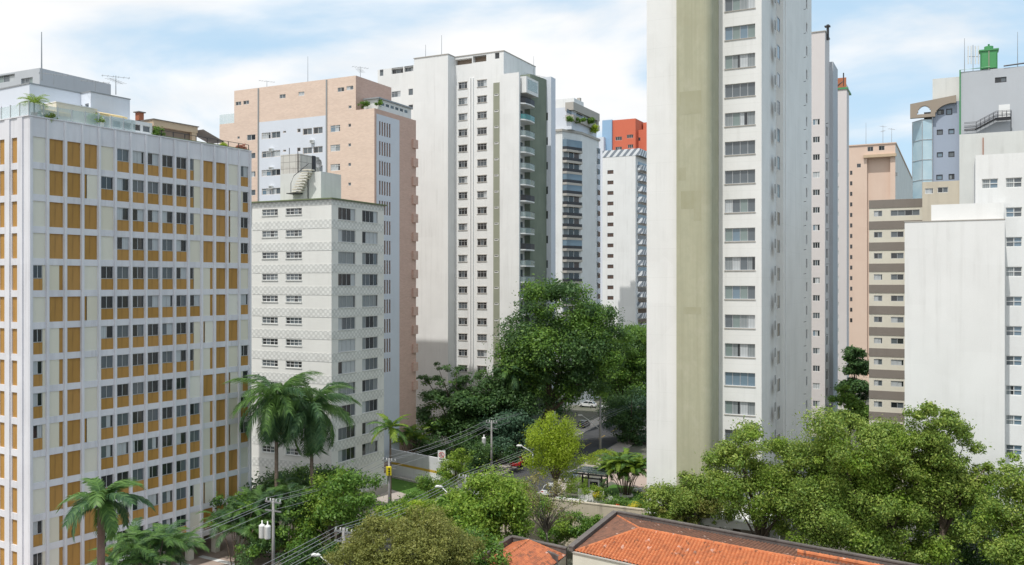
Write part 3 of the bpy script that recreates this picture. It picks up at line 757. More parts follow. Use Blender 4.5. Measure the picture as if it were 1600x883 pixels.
# slots on the right face
def RZ(a, b, c, d):
    x0, x1 = 330 + a * k, 330 + b * k; xm = (x0 + x1) / 2
    return (B.ry(x0), B.ry(x1), B.zr(xm, 80 + d * k), B.zr(xm, 80 + c * k), .14)
slots = []
s0 = RZ(662, 706, 282, 336); sw = (s0[1] - s0[0]) / 9.0
for i in range(13):
    for j in range(5):
        if j == 2 and False: continue
        a = s0[0] + j * sw * 2; slots.append((a, a + sw, s0[2] - i * FP3 * 1.005, s0[3] - i * FP3 * 1.005, .14))
slots = [s_ for s_ in slots if s_[2] > 2]
mb = MB()
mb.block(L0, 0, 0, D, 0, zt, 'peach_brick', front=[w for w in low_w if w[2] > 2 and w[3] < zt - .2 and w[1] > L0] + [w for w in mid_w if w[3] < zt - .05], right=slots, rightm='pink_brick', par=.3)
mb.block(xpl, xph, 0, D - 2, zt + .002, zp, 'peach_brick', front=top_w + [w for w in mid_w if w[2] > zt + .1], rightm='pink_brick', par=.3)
mb.build('wall', R)
allw = [w for w in low_w if w[2] > 2 and w[3] < zt - .2] + mid_w + top_w
allw = [w for w in allw if w[3] < zt - .05 or w[2] > zt + .1]
# pale panel on the front: thin painted skin broken round the windows
xa, xb = B.fx(405), B.fx(510); za = B.zf(455, 186)
q = MB(); q.facade((xa, -.02, 0), (1, 0, 0), xb - xa, 2, za, [(a - xa - .02, b - xa + .02, c - .02, d + .02, .02) for a, b, c, d, e in allw], 'cool_white')
q.build('pale_panel', R)
ya, yb = B.ry(588), B.ry(624); zb_ = B.zr(600, 181)
q = MB(); q.facade((.02, ya, 0), (0, 1, 0), yb - ya, 2, zb_, [(a - ya - .01, b - ya + .01, c - .01, d + .01, .02) for a, b, c, d, e in slots], 'cool_white')
q.build('pale_panel', R)
for i, w in enumerate(allw):
    big = w[1] - w[0] > 1.8
    place_win(R, 'f', 0, w[0], w[1], w[2], w[3], n=2 if w[1] - w[0] > 1 else 1, depth=.12, style='bright' if big else 'mixed', frame='frame_white', tr=(.75,) if big else (), pane=False, var=i % 7)
q = MB()
for a, b, c, d, e in slots: q.face([(-.13, a, c), (-.13, b, c), (-.13, b, d), (-.13, a, d)], 'glass_dark')
q.build('slot_glazing', R)['kind'] = 'stuff'
for j, (px_, n_) in enumerate(((425, 5), (489, 4))):
    for i in range(n_):
        x_ = B.fx(px_); z_ = B.zf(px_, 237 if j == 0 else 224) - i * FP3
        q = MB(); q.box(x_ - .35, x_ + .35, -.42, -.021, z_, z_ + .5, 'frame_white'); q.box(x_ - .3, x_ + .3, -.425, -.4205, z_ + .06, z_ + .44, 'louvre'); q.build('air_conditioner', R)
q = MB()
for px_ in (404, 510.5): x_ = B.fx(px_); q.box(x_ - .12, x_ + .12, -.10, -.021, 3, zp - .1, 'louvre')
q.build('downpipe', R)
# stepped bays on the far edge of the right face
for i in range(14):
    z1 = zt - 3.2 - i * FP3
    if z1 < 2: break
    q = MB(); q.box(.002, .3, D - 1.2, D + .2, z1 - 1.4, z1, 'pink_brick'); q.build('bay_ledge', R)
q = MB(); x0 = B.fx(343.5, .2); x1 = xpl
for i in range(4): a = x0 + (x1 - x0) * i / 4; q.box(a, a + (x1 - x0) / 4 - .08, .15, .18, zt - .9 + .9, zt + 1.6, 'rail_glass')
q.build('glass_balustrade', R)
# glazed roof room at the right
xg0, xg1 = xph + .4, -.3; yg0 = 1.5; yg1 = D - 1.0; zg = B.zr(600, 157, -.3)
wo = [(yg0 + .6 + i * 1.3, yg0 + 1.6 + i * 1.3, zt + .8, zg - .4, .1) for i in range(int((yg1 - yg0 - 1) / 1.3))]
q = MB(); q.block(xg0, xg1, yg0, yg1, zt + .003, zg, 'white_paint', right=wo, top='metal_grey'); q.box(xg0, xg1 + .25, yg0 - .3, yg1 + .1, zg + .003, zg + .22, 'metal_grey'); q.build('roof_room', R)
for w in wo: place_win(R, 'r', xg1, w[0], w[1], w[2], w[3], n=1, depth=.08, style='dark', frame='frame_white', pane=False)
BP = B; BP_z = zt; BP_zp = zp

# ================================================================== tall white block in the centre
B = Bld('tall white block in the centre with olive strips and a column of balconies', 700, 163.9)
R = B.root; zt = B.z(85)
kz = 440 / 883.0
def X5(a): return 580 + a * kz
def Y5(b): return 60 + b * kz
s_rec = B.ry(710.6)              # recess depth of the main wall
LW = B.fx(647); D = 16
fo = []
q = MB()
# left wing, set back
yw = 2.4; xw0 = B.fx(590, yw)
def FW(y, a, b, c, d, dep=.15): xm = X5((a + b) / 2); return (B.fx(X5(a), y), B.fx(X5(b), y), B.zf(xm, Y5(d), y), B.zf(xm, Y5(c), y), dep)
wing = [FW(yw, 27, 38, 98, 118), FW(yw, 64, 100, 91, 110, .5), FW(yw, 104, 132, 86, 104, .5), FW(yw, 64, 92, 166, 184), FW(yw, 117, 131, 158, 178), FW(yw, 117, 131, 208, 224)]
q.block(xw0, LW - .002, yw, D, 0, zt - .5, 'white_paint', front=wing, par=.3)
FP4 = 2.9
ro = [(.5, 1.5, zt - 3.2 - i * FP4, zt - 2.0 - i * FP4, .12) for i in range(22)]
ro = [r_ for r_ in ro if r_[2] > 3]
q.block(LW, 0, 0, D, 0, zt, 'white_paint', right=[], par=.3)
# main recessed wall
yr = s_rec; xr0 = 0.002; xr1 = B.fx(787, yr)
c1 = FW(yr, 274, 301, 138, 158); c2 = FW(yr, 333, 362, 131, 151)
mw = []
for c_ in (c1, c2):
    n_ = 20
    mw += [(c_[0], c_[1], c_[2] - i * FP4, c_[3] - i * FP4, c_[4]) for i in range(n_) if c_[2] - i * FP4 > 3]
c3 = FW(yr, 250, 259, 140, 158)
mw += [(c3[0], c3[1], c3[2] - i * FP4, c3[3] - i * FP4, .15) for i in range(20) if c3[2] - i * FP4 > 3]
c4 = FW(yr, 326, 331, 190, 194)
loggia = [FW(yr, 263, 316, 64, 82, .9), FW(yr, 319, 361, 54, 74, .9)]
topw = [FW(yr, 388, 402, 45, 64)]
y_back = D
q.block(xr0, xr1, yr, D, 0, zt, 'white_paint', front=mw + loggia + topw, par=.3)
q.build('wall', R)
for w in wing + mw + topw:
    place_win(R, 'f', yr if w in mw + topw else yw, w[0], w[1], w[2], w[3], n=3 if w[1] - w[0] > 1.6 else 1, depth=w[4] * .8, style='mixed', frame='frame_alu', tr=(.7,) if w[1] - w[0] > 1.6 else (), pane=False)
q = MB()
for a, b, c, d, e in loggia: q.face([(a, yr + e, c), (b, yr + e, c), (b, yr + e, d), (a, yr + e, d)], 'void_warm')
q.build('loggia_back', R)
q = MB(); q.box(LW - .1, .1, -.1, D, zt + .003, zt + .14, 'stone_band'); q.box(.1, xr1 + .1, yr - .1, D, zt + .003, zt + .14, 'stone_band'); q.build('coping', R)
# pipes, sills and air vents between the window columns
q = MB()
for px_ in (735, 739): x_ = B.fx(px_, yr); q.box(x_ - .13, x_ + .13, yr - .25, yr - .001, 3, B.zf(px_, 122, yr), 'white_trim')
q.build('downpipe', R)
q = MB()
for w in mw: q.box(w[0] - .08, w[1] + .08, yr - .09, yr - .001, w[2] - .1, w[2] - .005, 'stone_band'); q.box(w[0] - .08, w[1] + .08, yr - .07, yr - .001, w[3] + .005, w[3] + .12, 'stone_band')
q.build('sill', R)['kind'] = 'stuff'
# olive strip on the main wall
xo0, xo1 = B.fx(773, yr), B.fx(784.5, yr); zo = B.zf(779, 130, yr)
sl_ = []
q = MB(); q.box(xo0, xo1, yr - .55, yr - .001, 0, zo, 'olive_grey'); q.build('olive_strip', R)
q = MB()
for i in range(20):
    z_ = zo - 2.4 - i * FP4
    if z_ > 3: q.box(xo0 + .25, xo1 - .45, yr - .585, yr - .551, z_, z_ + .35, 'frame_white'); q.box(xo0 + .3, xo1 - .55, yr - .6, yr - .586, z_ + .16, z_ + .3, 'glass_dark')
q.build('vent', R)['kind'] = 'stuff'
# balcony wing
yq = yr - 1.0
xq1 = B.fx(811, yq); zq = B.zf(800, 114, yq)
yb1 = B.ry(832, xq1); yb2 = B.ry(852, xq1)
q = MB(); q.block(xr1 - .3, xq1, yq, yq + .5, 0, zq, 'white_paint', par=0)
q.block(xr1 - .3, xq1 - 1.6, yq + .502, yb1, 0, zq - .3, 'white_paint')
q.build('wall', R)
q = MB(); gz = B.zr(840, 119, xq1)
n = 8; poly = []
for i in range(n + 1):
    t_ = i / n; poly.append((xq1 - .5 + .75 * sin(pi * min(1, t_ * 1.0) * .5), yb1 + (yb2 - yb1) * t_))
poly = [(xq1 - 4, yb2), (xq1 - 4, yb1)] + poly
q.prism(poly, 0, gz, 'green_wall'); q.build('green_wall', R)
for i in range(19):
    z_ = zq - 5.3 - i * FP4
    if z_ < 3: break
    q = MB(); ax, bx = xq1 - .2, xq1 + 1.1
    pl = [(xq1 - 1.6, yq + .51), (xq1 + .05, yq + .51), (xq1 + .75, yq + 1.2), (xq1 + .95, (yq + yb1) / 2), (xq1 + .75, yb1 - .7), (xq1 + .1, yb1 - .003), (xq1 - 1.6, yb1 - .003)]
    q.prism(pl, z_ - .22, z_, 'white_paint')
    rim_ = pl[1:6]
    gl = 'teal_glass' if i in (1, 6) else 'rail_glass'
    for a, b in zip(rim_, rim_[1:]): q.face([(a[0], a[1], z_ + .02), (b[0], b[1], z_ + .02), (b[0], b[1], z_ + .95), (a[0], a[1], z_ + .95)], 'metal_dark' if i in (0, 6, 9) else gl)
    q.tube([(a[0], a[1], z_ + .97) for a in rim_], .04, 'metal_dark', 4)
    q.box(xq1 - 1.59, xq1 - 1.55, yq + .9, yb1 - .9, z_ + .05, z_ + 2.2, 'glass_grey')
    q.build('balcony', R)
z_ = zq - 1.5
q = MB(); q.box(xq1 - 1.5, xq1 + 1.0, yq + .9, yb1 + .4, z_ - 2.0, z_ + .9, 'white_paint'); q.box(xq1 + 1.001, xq1 + 1.03, yq + 1.5, yb1, z_ - 1.4, z_ + .5, 'rail_glass'); q.build('closed_balcony', R)
# last white return
xz0 = xq1 - .7; yz = yb2 + .02; xz1 = B.fx(861, yz)
z_ = B.zf(858, 120, yz); yz1 = B.ry(868, xz1)
rw = [(xz0 + .75, xz0 + 1.25, z_ - 8.2 - i * FP4 * 1.6, z_ - 6.7 - i * FP4 * 1.6, .12) for i in range(9)]
q = MB(); q.block(xz0 - 4, xz1, yz, yz1, 0, z_, 'cool_white', front=[r_ for r_ in rw if r_[2] > 3], par=.2); q.build('wall', R)
for w in rw:
    if w[2] > 3: place_win(R, 'f', yz, *w[:4], n=1, depth=.1, style='dark', pane=False)
BC = B; BC_z = zt; BCq = (xq1, yq, yb2, gz)

# ================================================================== octagonal balcony tower behind
B = Bld('slim pale tower with chamfered corner balconies and roof planters', 893, 212)
R = B.root; ka = 170 / 883.0
X6 = lambda a: 850 + a * ka
Y6 = lambda b: 140 + b * ka
xf = B.fx(878.5); yr_ = B.ry(908); D = B.ry(936); L0 = B.fx(861)
zt = B.z(204)
poly = [(L0, 0), (xf, 0), (0, yr_), (0, D), (L0, D)]
q = MB(); q.prism(poly, 0, zt, 'white_paint', 'roof_slab')
q.build('wall', R)
q = MB(); e = .3; q.prism([(L0 - .1, -e), (xf + .1, -e), (e, yr_ - .1), (e, D + .2), (L0 - .1, D + .2)], zt + .003, zt + .55, 'stone_band'); q.build('cornice', R)
chd = Vector((0 - xf, yr_ - 0, 0)).normalized(); chn = Vector((chd.y, -chd.x, 0)); chl = sqrt(xf * xf + yr_ * yr_)
def CP(u, d, z_): p_ = Vector((xf, 0, 0)) + chd * u + chn * d; return (p_.x, p_.y, z_)
FP5 = B.z(140 + 535 * ka) - B.z(140 + 625 * ka)
zf0 = B.z(140 + 480 * ka)
for i in range(17):
    z_ = zf0 - i * FP5
    if z_ < 3: break
    q = MB()
    for u0, u1, d, za, zb, m_ in ((.02, chl - .02, .95, z_ - .5, z_ + .05, 'stone_band'), (.1, chl - .1, .9, z_ + .05, z_ + .75, 'metal_dark')):
        b_ = MB(); c4_ = [CP(u0, .003, 0), CP(u0 + .5, d, 0), CP(u1 - .5, d, 0), CP(u1, .003, 0)]
        q.prism([(c[0], c[1]) for c in c4_], za, zb, m_) if m_ == 'stone_band' else [q.face([(a[0], a[1], za), (b[0], b[1], za), (b[0], b[1], zb), (a[0], a[1], zb)], m_) for a, b in zip(c4_, c4_[1:])]
    enclosed = i in (0, 3, 4, 9)
    if enclosed:
        c4_ = [CP(.1, .003, 0), CP(.6, .88, 0), CP(chl - .6, .88, 0), CP(chl - .1, .003, 0)]
        for a, b in zip(c4_, c4_[1:]): q.face([(a[0], a[1], z_ + .75), (b[0], b[1], z_ + .75), (b[0], b[1], z_ + 2.4), (a[0], a[1], z_ + 2.4)], 'glass_blue')
    q.build('balcony', R)
    q = MB(); f_ = lambda u0, u1, m_: q.face([CP(u0, .02, z_ + .06), CP(u1, .02, z_ + .06), CP(u1, .02, z_ + 2.2), CP(u0, .02, z_ + 2.2)], m_)
    f_(chl * .06, chl * .30, 'curtain_grey'); f_(chl * .34, chl * .58, 'glass_dark'); f_(chl * .62, chl * .88, 'glass_brown' if i % 2 else 'glass_dark'); q.build('balcony_door', R)
# small openings down the right face
for i in range(16):
    z_ = zf0 - i * FP5
    if z_ < 3: break
    q = MB(); y_ = B.ry(936.5) - .4; q.box(-.3, .35, y_ - 1.4, y_ + .3, z_ - .2, z_ + .9, 'cool_white'); q.box(.351, .37, y_ - 1.2, y_ + .1, z_ + .95, z_ + 2.2, 'glass_dark'); q.box(-.3, .35, y_ - 1.4, y_ + .3, z_ + 2.3, z_ + 2.45, 'cool_white'); q.build('side_bay', R)
# penthouse tiers
zu = B.z(165); zm = B.z(150.5)
q = MB(); xl, xh = B.fx(866, 1.2), B.fx(890, 1.2)
q.block(xl, -.5, 1.2, D - .5, zt + .56, zu, 'cool_white'); q.build('penthouse', R)
q = MB(); xa, xb = B.fx(884, .9), .25
q.block(xa, xb, .6, D - .2, zu - .9, zu + 1.0, 'stone_band'); q.block(xa, xb, .6, D - .2, zt + 2.6, zt + 3.9, 'stone_band'); q.build('planter_band', R)
for j, (a, b) in enumerate(((886, 893), (901, 910), (919, 928))):
    q = MB(); q.box(-.49, -.44, B.ry(a, -.45), B.ry(b, -.45), zt + 4, zu - 1, 'glass_dark'); q.build('window', R)
xm0, xm1 = B.fx(862, 2), B.fx(897, 2)
q = MB(); q.block(xm0, xm1, 2, B.ry(912, xm1), zu - 1, zm, 'white_paint', par=.2); q.box(xm1 + .002, xm1 + .05, 3.5, 4.6, zm - 2.6, zm - 1.2, 'glass_dark'); q.build('machine_room', R)
q = MB(); q.box(-.8, .2, D - 1.6, D - .6, zu - 2, B.z(163), 'stone_band'); q.box(xm1 - .9, xm1 - .1, 6, 6.8, zm, zm + .8, 'stone_band'); q.build('chimney', R)
BO = B; BO_z = (zt, zu)

# ================================================================== striped-balcony tower and the red block
B = Bld('red-orange tower with a light blue flank far behind the striped balconies', 993, 278)
R = B.root; zt = B.z(185)
def Zk(a): return 850 + a * ka
xs_ = B.fx(957); L0 = B.fx(942)
wo = [(B.fx(Zk(580)), B.fx(Zk(632)), B.z(140 + 402 * ka), B.z(140 + 372 * ka), .2), (B.fx(Zk(672)), B.fx(Zk(724)), B.z(140 + 390 * ka), B.z(140 + 362 * ka), .2),
      (B.fx(Zk(580)), B.fx(Zk(632)), B.z(140 + 485 * ka), B.z(140 + 455 * ka), .2), (B.fx(Zk(680)), B.fx(Zk(724)), B.z(140 + 472 * ka), B.z(140 + 443 * ka), .2)]
q = MB(); q.block(xs_, 0, 0, 14, 0, zt, 'red_paint', front=wo, par=.4)
zr2 = B.z(202, 3, 2); q.block(0.002, 5, 2, 14, 0, zr2, 'red_paint'); q.block(.5, 3, 6, 10, zr2, B.z(187), 'red_paint'); q.build('wall', R)
for w in wo: place_win(R, 'f', 0, *w[:4], n=3, depth=.15, style='mixed', frame='frame_white', pane=False)
q = MB(); q.block(L0, xs_ - .002, -.6, 10, 0, B.zf(950, 188), 'blue_paint'); q.block(L0 - 1, xs_ - 2, -2.5, -.602, 0, B.zf(945, 216), 'cool_white'); q.build('blue_flank', R)
q = MB(); q.box(.3, .9, 1.98, 1.999, zr2 - 3.4, zr2 - 2.4, 'glass_dark'); q.build('window', R)

B = Bld('white tower with diagonally striped balconies left of the tallest tower', 993, 245)
R = B.root; zt = B.z(243); L0 = B.fx(941.5); D = B.ry(1012)
ks = 85 / 751.0
X7 = lambda a: 930 + a * ks
wo = []
a, b = B.fx(X7(168)), B.fx(X7(252))
FP6 = (B.zf(952, 230 + 318 * ks) - B.zf(952, 230 + 752 * ks)) / 3
for i in range(18):
    z1 = B.zf(953, 230 + 318 * ks) - i * FP6
    if z1 > 3: wo.append((a, b, z1 - (FP6 * .36), z1, .2))
q = MB(); q.block(L0, 0, 0, D, 0, zt, 'white_paint', front=wo); q.build('wall', R)
for w in wo: place_win(R, 'f', 0, *w[:4], n=2, depth=.15, style='brown', frame='frame_dark', pane=False)
q = MB(); q.box(L0, 1.2, -.06, -.002, zt + .002, zt + 1.9, 'diagonal_stripes'); q.box(1.14, 1.2, -.001, D, zt + .002, zt + 1.9, 'diagonal_stripes'); q.box(L0, 1.13, 0, D, zt + .003, zt + .1, 'roof_slab'); q.build('striped_parapet', R)
for i in range(17):
    z_ = zt - 3.6 - i * FP6
    if z_ < 3: break
    q = MB(); y0 = 1.6; q.box(.003, 1.4, y0, D, z_ - .2, z_, 'white_paint'); q.box(1.401, 1.46, y0, D, z_ - .3, z_ + 1.15, 'diagonal_stripes'); q.box(.003, 1.4, y0 - .06, y0 - .002, z_ - .3, z_ + 1.15, 'diagonal_stripes')
    q.box(.003, .05, y0 + .6, D - .8, z_ + .1, z_ + 2.2, RNG.choice(['glass_dark', 'glass_brown', 'glass_blue', 'void_warm'])); q.build('balcony', R)
# ================================================================== the tallest tower
B = Bld('tallest white tower with an olive pier and one column of wide windows', 1190, 92)
R = B.root; ZB = 5.7; ZTOP = 78
x0w = B.fx(1123); kt = 340 / 883.0
FP7 = 3.0
z_of = lambda py: B.zf(1157, py)
zw1 = z_of(39.5); zw0 = z_of(60.5)       # window in the second row of the picture
wo = []
rows = []
zc = zw1
pit = (z_of(39.5) - z_of(627.5)) / 13
for i in range(-9, 17):
    z1 = zw1 - i * pit; z0 = z1 - (zw1 - zw0)
    if z0 > ZB + 1 and z1 < ZTOP - 1: wo.append((B.fx(1132.5), B.fx(1180), z0, z1, .22))
s_p = -B.ry(1110, x0w)                    # how far the pier stands forward
yp = -s_p
xpl = B.fx(1057, yp); xwl = B.fx(1010.5, yp + .5)
Dt = B.ry(1213)
# right side: a projecting flank beyond a shallow recess
xfl = 0.75; yf0 = B.ry(1213, 0); yf1 = B.ry(1268, xfl)
kq = 150 / 883.0
def RW(px0, px1, x):  return (B.ry(px0, x), B.ry(px1, x))
q = MB()
q.block(x0w, 0, 0, yf1 - .5, ZB, ZTOP, 'tower_white', front=wo)
ro = []
ya, yb = B.ry(1215.8, xfl), B.ry(1220, xfl)
zref = B.zr(1217, 180 + 120 * kq, xfl); zref1 = B.zr(1217, 180 + 205 * kq, xfl)
for i in range(-6, 18):
    z1 = zref - i * pit
    if z1 - 1.6 > ZB + 1 and z1 < ZTOP: ro.append((ya, yb, z1 - 1.45, z1, .18))
y2, y3 = B.ry(1259.6, xfl), B.ry(1261.6, xfl)
for i in range(-6, 18):
    z1 = B.zr(1260.5, 220, xfl) - i * pit
    if z1 - 1.6 > ZB + 1 and z1 < ZTOP: ro.append((y2, y3, z1 - 1.2, z1, .18))
q.block(-6, xfl, yf0, yf1, ZB, ZTOP, 'tower_white', right=ro)
q.block(xwl, xpl - .002, yp + .5, 14, -.05, ZTOP, 'tower_white')
q.build('wall', R)
for i, w in enumerate(wo):
    o_ = place_win(R, 'f', 0, *w[:4], n=4, depth=.2, style='green', frame='frame_alu', var=RNG.randrange(16))
for w in ro: place_win(R, 'r', xfl, *w[:4], n=1, depth=.14, style='mixed', frame='frame_alu', pane=False)
for w in wo:
    q = MB(); q.box(w[0] - .05, w[1] + .05, -.07, -.001, w[2] - .08, w[2] - .004, 'stone_band'); q.build('sill', R)
# pier with a rounded right arris
ch = .9
poly = [(xpl, yp), (x0w - ch, yp)] + [(x0w - ch + ch * sin(t_ * pi / 2 / 6), yp + ch - ch * cos(t_ * pi / 2 / 6)) for t_ in range(1, 7)] + [(x0w - .001, -.002 + 2), (xpl, 2)]
q = MB(); q.prism(poly, ZB, ZTOP + .5, 'olive_render'); q.build('olive_pier', R)
for a_, b_, t0_, t1_ in ((1062, 1103, 142, 178), (1064, 1108, 298, 326), (1084, 1104, 326, 345), (1060, 1072, 262, 282), (1068, 1106, 480, 491)):
    q = MB(); q.box(max(B.fx(a_, yp), xpl + .05), min(B.fx(b_, yp), x0w - ch - .05), yp - .006, yp - .001, B.zf((a_ + b_) / 2, t1_, yp), B.zf((a_ + b_) / 2, t0_, yp), 'render_patch'); q.build('render_patch', R)
# vents, rods and pipe on the flank
q = MB()
for i in range(-6, 17):
    z_ = B.zr(1211, 237, xfl) - i * pit
    if ZB + 1 < z_ < ZTOP: q.box(.002, .04, yf0 - 1.0, yf0 - .55, z_ - 1.0, z_, 'louvre')
q.tube([(xfl + .06, yf0 + 1.2, ZB), (xfl + .06, yf0 + 1.2, ZTOP)], .05, 'white_trim', 5)
for i in range(-6, 17):
    z_ = B.zr(1258, 205, xfl) - i * pit
    if ZB + 1 < z_ < ZTOP: q.tube([(xfl, y2 - 2, z_), (xfl + .3, y2 - 2, z_ + .05)], .03, 'metal_dark', 5)
q.build('wall_fitting', R)['kind'] = 'stuff'
# base: beam, columns, dark undercroft
q = MB(); q.box(xpl + .01, 1.2, yp - .4, yf1, ZB - .75, ZB - .003, 'white_paint'); q.build('base_beam', R)
for x_, y_ in ((B.fx(1117, yp + .2), yp + .2), (B.fx(1132, yp + .6) + .2, yp + .7), (-.3, 1.5), (-.3, 9), (-.3, 17), (-.3, 25)):
    q = MB(); q.box(x_ - .5, x_ + .5, y_ - .35, y_ + .5, 0, ZB - .76, 'white_paint'); q.build('column', R)
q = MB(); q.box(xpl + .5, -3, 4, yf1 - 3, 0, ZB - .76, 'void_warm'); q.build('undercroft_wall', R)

# ================================================================== pinkish towers behind it
def slab_tower(label, px, Y, L_px, D_px, top, m, rows_px, pitch, wfront, wright, rtop=None, D2=None):
    B = Bld(label, px, Y); R = B.root; zt = B.z(top); L0 = B.fx(L_px); D = B.ry(D_px)
    fo = []; ro = []
    z1 = B.z(rows_px)
    for i in range(30):
        z_ = z1 - i * pitch
        if z_ < 3: break
        a, b = B.fx(wfront[0]), B.fx(wfront[1]); fo.append((a, b, z_ - 1.0, z_, .15))
        if wright: ro.append((B.ry(wright[0]), B.ry(wright[1]), z_ - 2.6, z_ - 1.0, .15))
    q = MB(); q.block(L0, 0, 0, D, 0, zt, m, front=fo, right=ro, par=.3)
    if D2: q.block(L0, .6, D + .002, B.ry(D2, .6), 0, B.z(rtop), 'grey_paint', par=.3)
    q.build('wall', R)
    for i, w in enumerate(fo): place_win(R, 'f', 0, *w[:4], n=3, depth=.12, style='mixed' if i % 3 else 'bright', frame='frame_white', tr=(), pane=False)
    for w in ro: place_win(R, 'r', 0, *w[:4], n=1, depth=.12, style='mixed', pane=False)
    q = MB(); q.box(L0, .12, -.12, D, zt + .003, zt + .15, 'stone_band'); q.build('coping', R)
    if wright:
        q = MB()
        for w in ro[::2]: q.tube([(.02, w[0] - .5, w[3] + .3), (.45, w[0] - .5, w[3] + .35)], .05, 'metal_dark', 5)
        q.build('wall_fitting', R)
    return B, zt
B9, z9 = slab_tower('pinkish white tower right behind the tallest tower', 1289, 150, 1240, 1296, 49, 'pink_white', 185, 2.96, (1270, 1281), (1291, 1293.5), 85, 1309)
q = MB(); q.tube([(.2, 2, z9 - 1), (.2, 2, z9 + 1.6)], .22, 'metal_dark', 8); q.box(-.3, .6, 1.6, 2.4, z9 + 1.2, z9 + 1.4, 'metal_dark'); q.build('flue', B9.root)
B10, z10 = slab_tower('narrow pinkish tower with a green roof line, second behind the tallest tower', 1323, 205, 1300, 1326.5, 140, 'pink_white', 250, 2.96, (1309, 1311), None)
q = MB(); x0 = B10.fx(1308, 1); q.block(x0, -.3, 1, 7, z10 + .16, B10.z(128), 'pink_white'); q.box(B10.fx(1308), .2, -.2, 8, z10 + .16, z10 + .5, 'tank_green'); q.box(x0 + .1, x0 + 2, .9, 1, z10 + .8, z10 + 3, 'terracotta')
q.tube([(-.8, 1, B10.z(133)), (-.8, 1, B10.z(112))], .15, 'metal_dark'); q.tube([(-.8, 1, B10.z(125)), (-2.5, .8, B10.z(133))], .12, 'metal_dark'); q.build('penthouse', B10.root)

# salmon block
B = Bld('salmon coloured block with a tall recessed front bay and a white flank', 1399, 250)
R = B.root; zt = B.z(224); L0 = B.fx(1326.5); D = B.ry(1426)
kb = 340 / 883.0
X8 = lambda a: 1260 + a * kb
Y8 = lambda b: 40 + b * kb
xa, xb = B.fx(X8(246)), B.fx(X8(340)); zr_ = B.zf(X8(290), Y8(535))
wo = [(B.fx(X8(248)), B.fx(X8(271)), B.zf(X8(260), Y8(510)), B.zf(X8(260), Y8(492)), .2), (B.fx(X8(294)), B.fx(X8(317)), B.zf(X8(305), Y8(506)), B.zf(X8(305), Y8(488)), .2)]
sm = [(B.fx(X8(205)), B.fx(X8(221)), B.z(Y8(568)), B.z(Y8(552)), .2)]
q = MB(); q.block(L0, 0, 0, D, 0, zt, 'salmon_paint', front=wo + sm + [(xa, xb, 3, zr_, 1.2)], rightm='old_white', par=.3)
q.face([(xa, 1.2, 3), (xb, 1.2, 3), (xb, 1.2, zr_), (xa, 1.2, zr_)], 'salmon_paint'); q.build('wall', R)
q = MB(); q.box(B.fx(X8(232)), 0.3, -.8, -.002, zr_, zr_ + .8, 'tan_paint'); q.box(L0, .25, -.25, D, zt + .003, zt + .3, 'salmon_paint'); q.build('cornice', R)
for w in wo + sm: place_win(R, 'f', 0, *w[:4], n=2, depth=.15, style='dark', pane=False)
for i in range(15):
    z_ = B.z(Y8(580)) - i * 3.0
    if z_ > 3: q = MB(); q.box(L0 + .3, L0 + .9, -.04, -.003, z_ - 1.1, z_, 'glass_dark'); q.build('window', R)
q = MB()
for y_ in (3, 7, 12): q.box(0.003, .25, y_, y_ + .6, 3, 4, 'louvre')
q.box(.003, .5, 1.0, 1.4, zt - 9, zt - 8, 'louvre'); q.build('wall_fitting', R)
BS = B; BS_z = zt

# ================================================================== blue glass building with the big grey wall
B = Bld('grey office building with a blue mirrored bay and a concrete arch frame', 1499, 150)
R = B.root
zt = B.z(119); L1 = B.fx(1457); L0 = B.fx(1425)
def F8(a, b, c, d, y=0, dep=.2): xm = X8((a + b) / 2); return (B.fx(X8(a), y), B.fx(X8(b), y), B.zf(xm, Y8(d), y), B.zf(xm, Y8(c), y), dep)
wo = [F8(531, 558, 341, 362), F8(567, 592, 337, 363), F8(529, 554, 422, 444), F8(576, 601, 419, 441), F8(529, 554, 514, 535), F8(576, 601, 511, 534), F8(527, 553, 605, 627), F8(577, 601, 602, 625)]
q = MB(); zc_ = B.zf(1480, Y8(310))
q.block(L1, 0, 0, 12, 0, zc_, 'bluegrey_paint', front=wo); q.block(L1, 0, .4, 12, zc_ + .002, zt, 'old_white'); q.build('wall', R)
for i, w in enumerate(wo): place_win(R, 'f', 0, *w[:4], n=1, depth=.16, style='blue', frame='frame_dark', pane=False, fw=.14)
# mirrored bay: two facets with mullions
zg1 = B.zf(1445, Y8(382)); xm_ = B.fx(X8(471)); q = MB()
fa = [(L0, 1.6), (xm_, -.6), (L1, -.25)]
for (a, b) in zip(fa, fa[1:]): q.face([(a[0], a[1], 0), (b[0], b[1], 0), (b[0], b[1], zg1), (a[0], a[1], zg1)], 'curtain_wall')
q.face([(L0, 1.6, zg1), (xm_, -.6, zg1), (L1, -.25, zg1), (L1, 8, zg1), (L0, 8, zg1)], 'roof_slab'); q.face([(L0, 8, 0), (L0, 1.6, 0), (L0, 1.6, zg1), (L0, 8, zg1)], 'curtain_wall')
q.build('mirrored_bay', R)
q = MB()
for a, b in zip(fa, fa[1:]):
    for i in range(14):
        z_ = zg1 - .05 - i * 3.4
        if z_ > 3: q.tube([(a[0], a[1] - .04, z_), (b[0], b[1] - .04, z_)], .05, 'frame_alu', 4)
for p_ in fa: q.tube([(p_[0], p_[1] - .04, 3), (p_[0], p_[1] - .04, zg1)], .06, 'frame_alu', 4)
q.build('mullion', R)
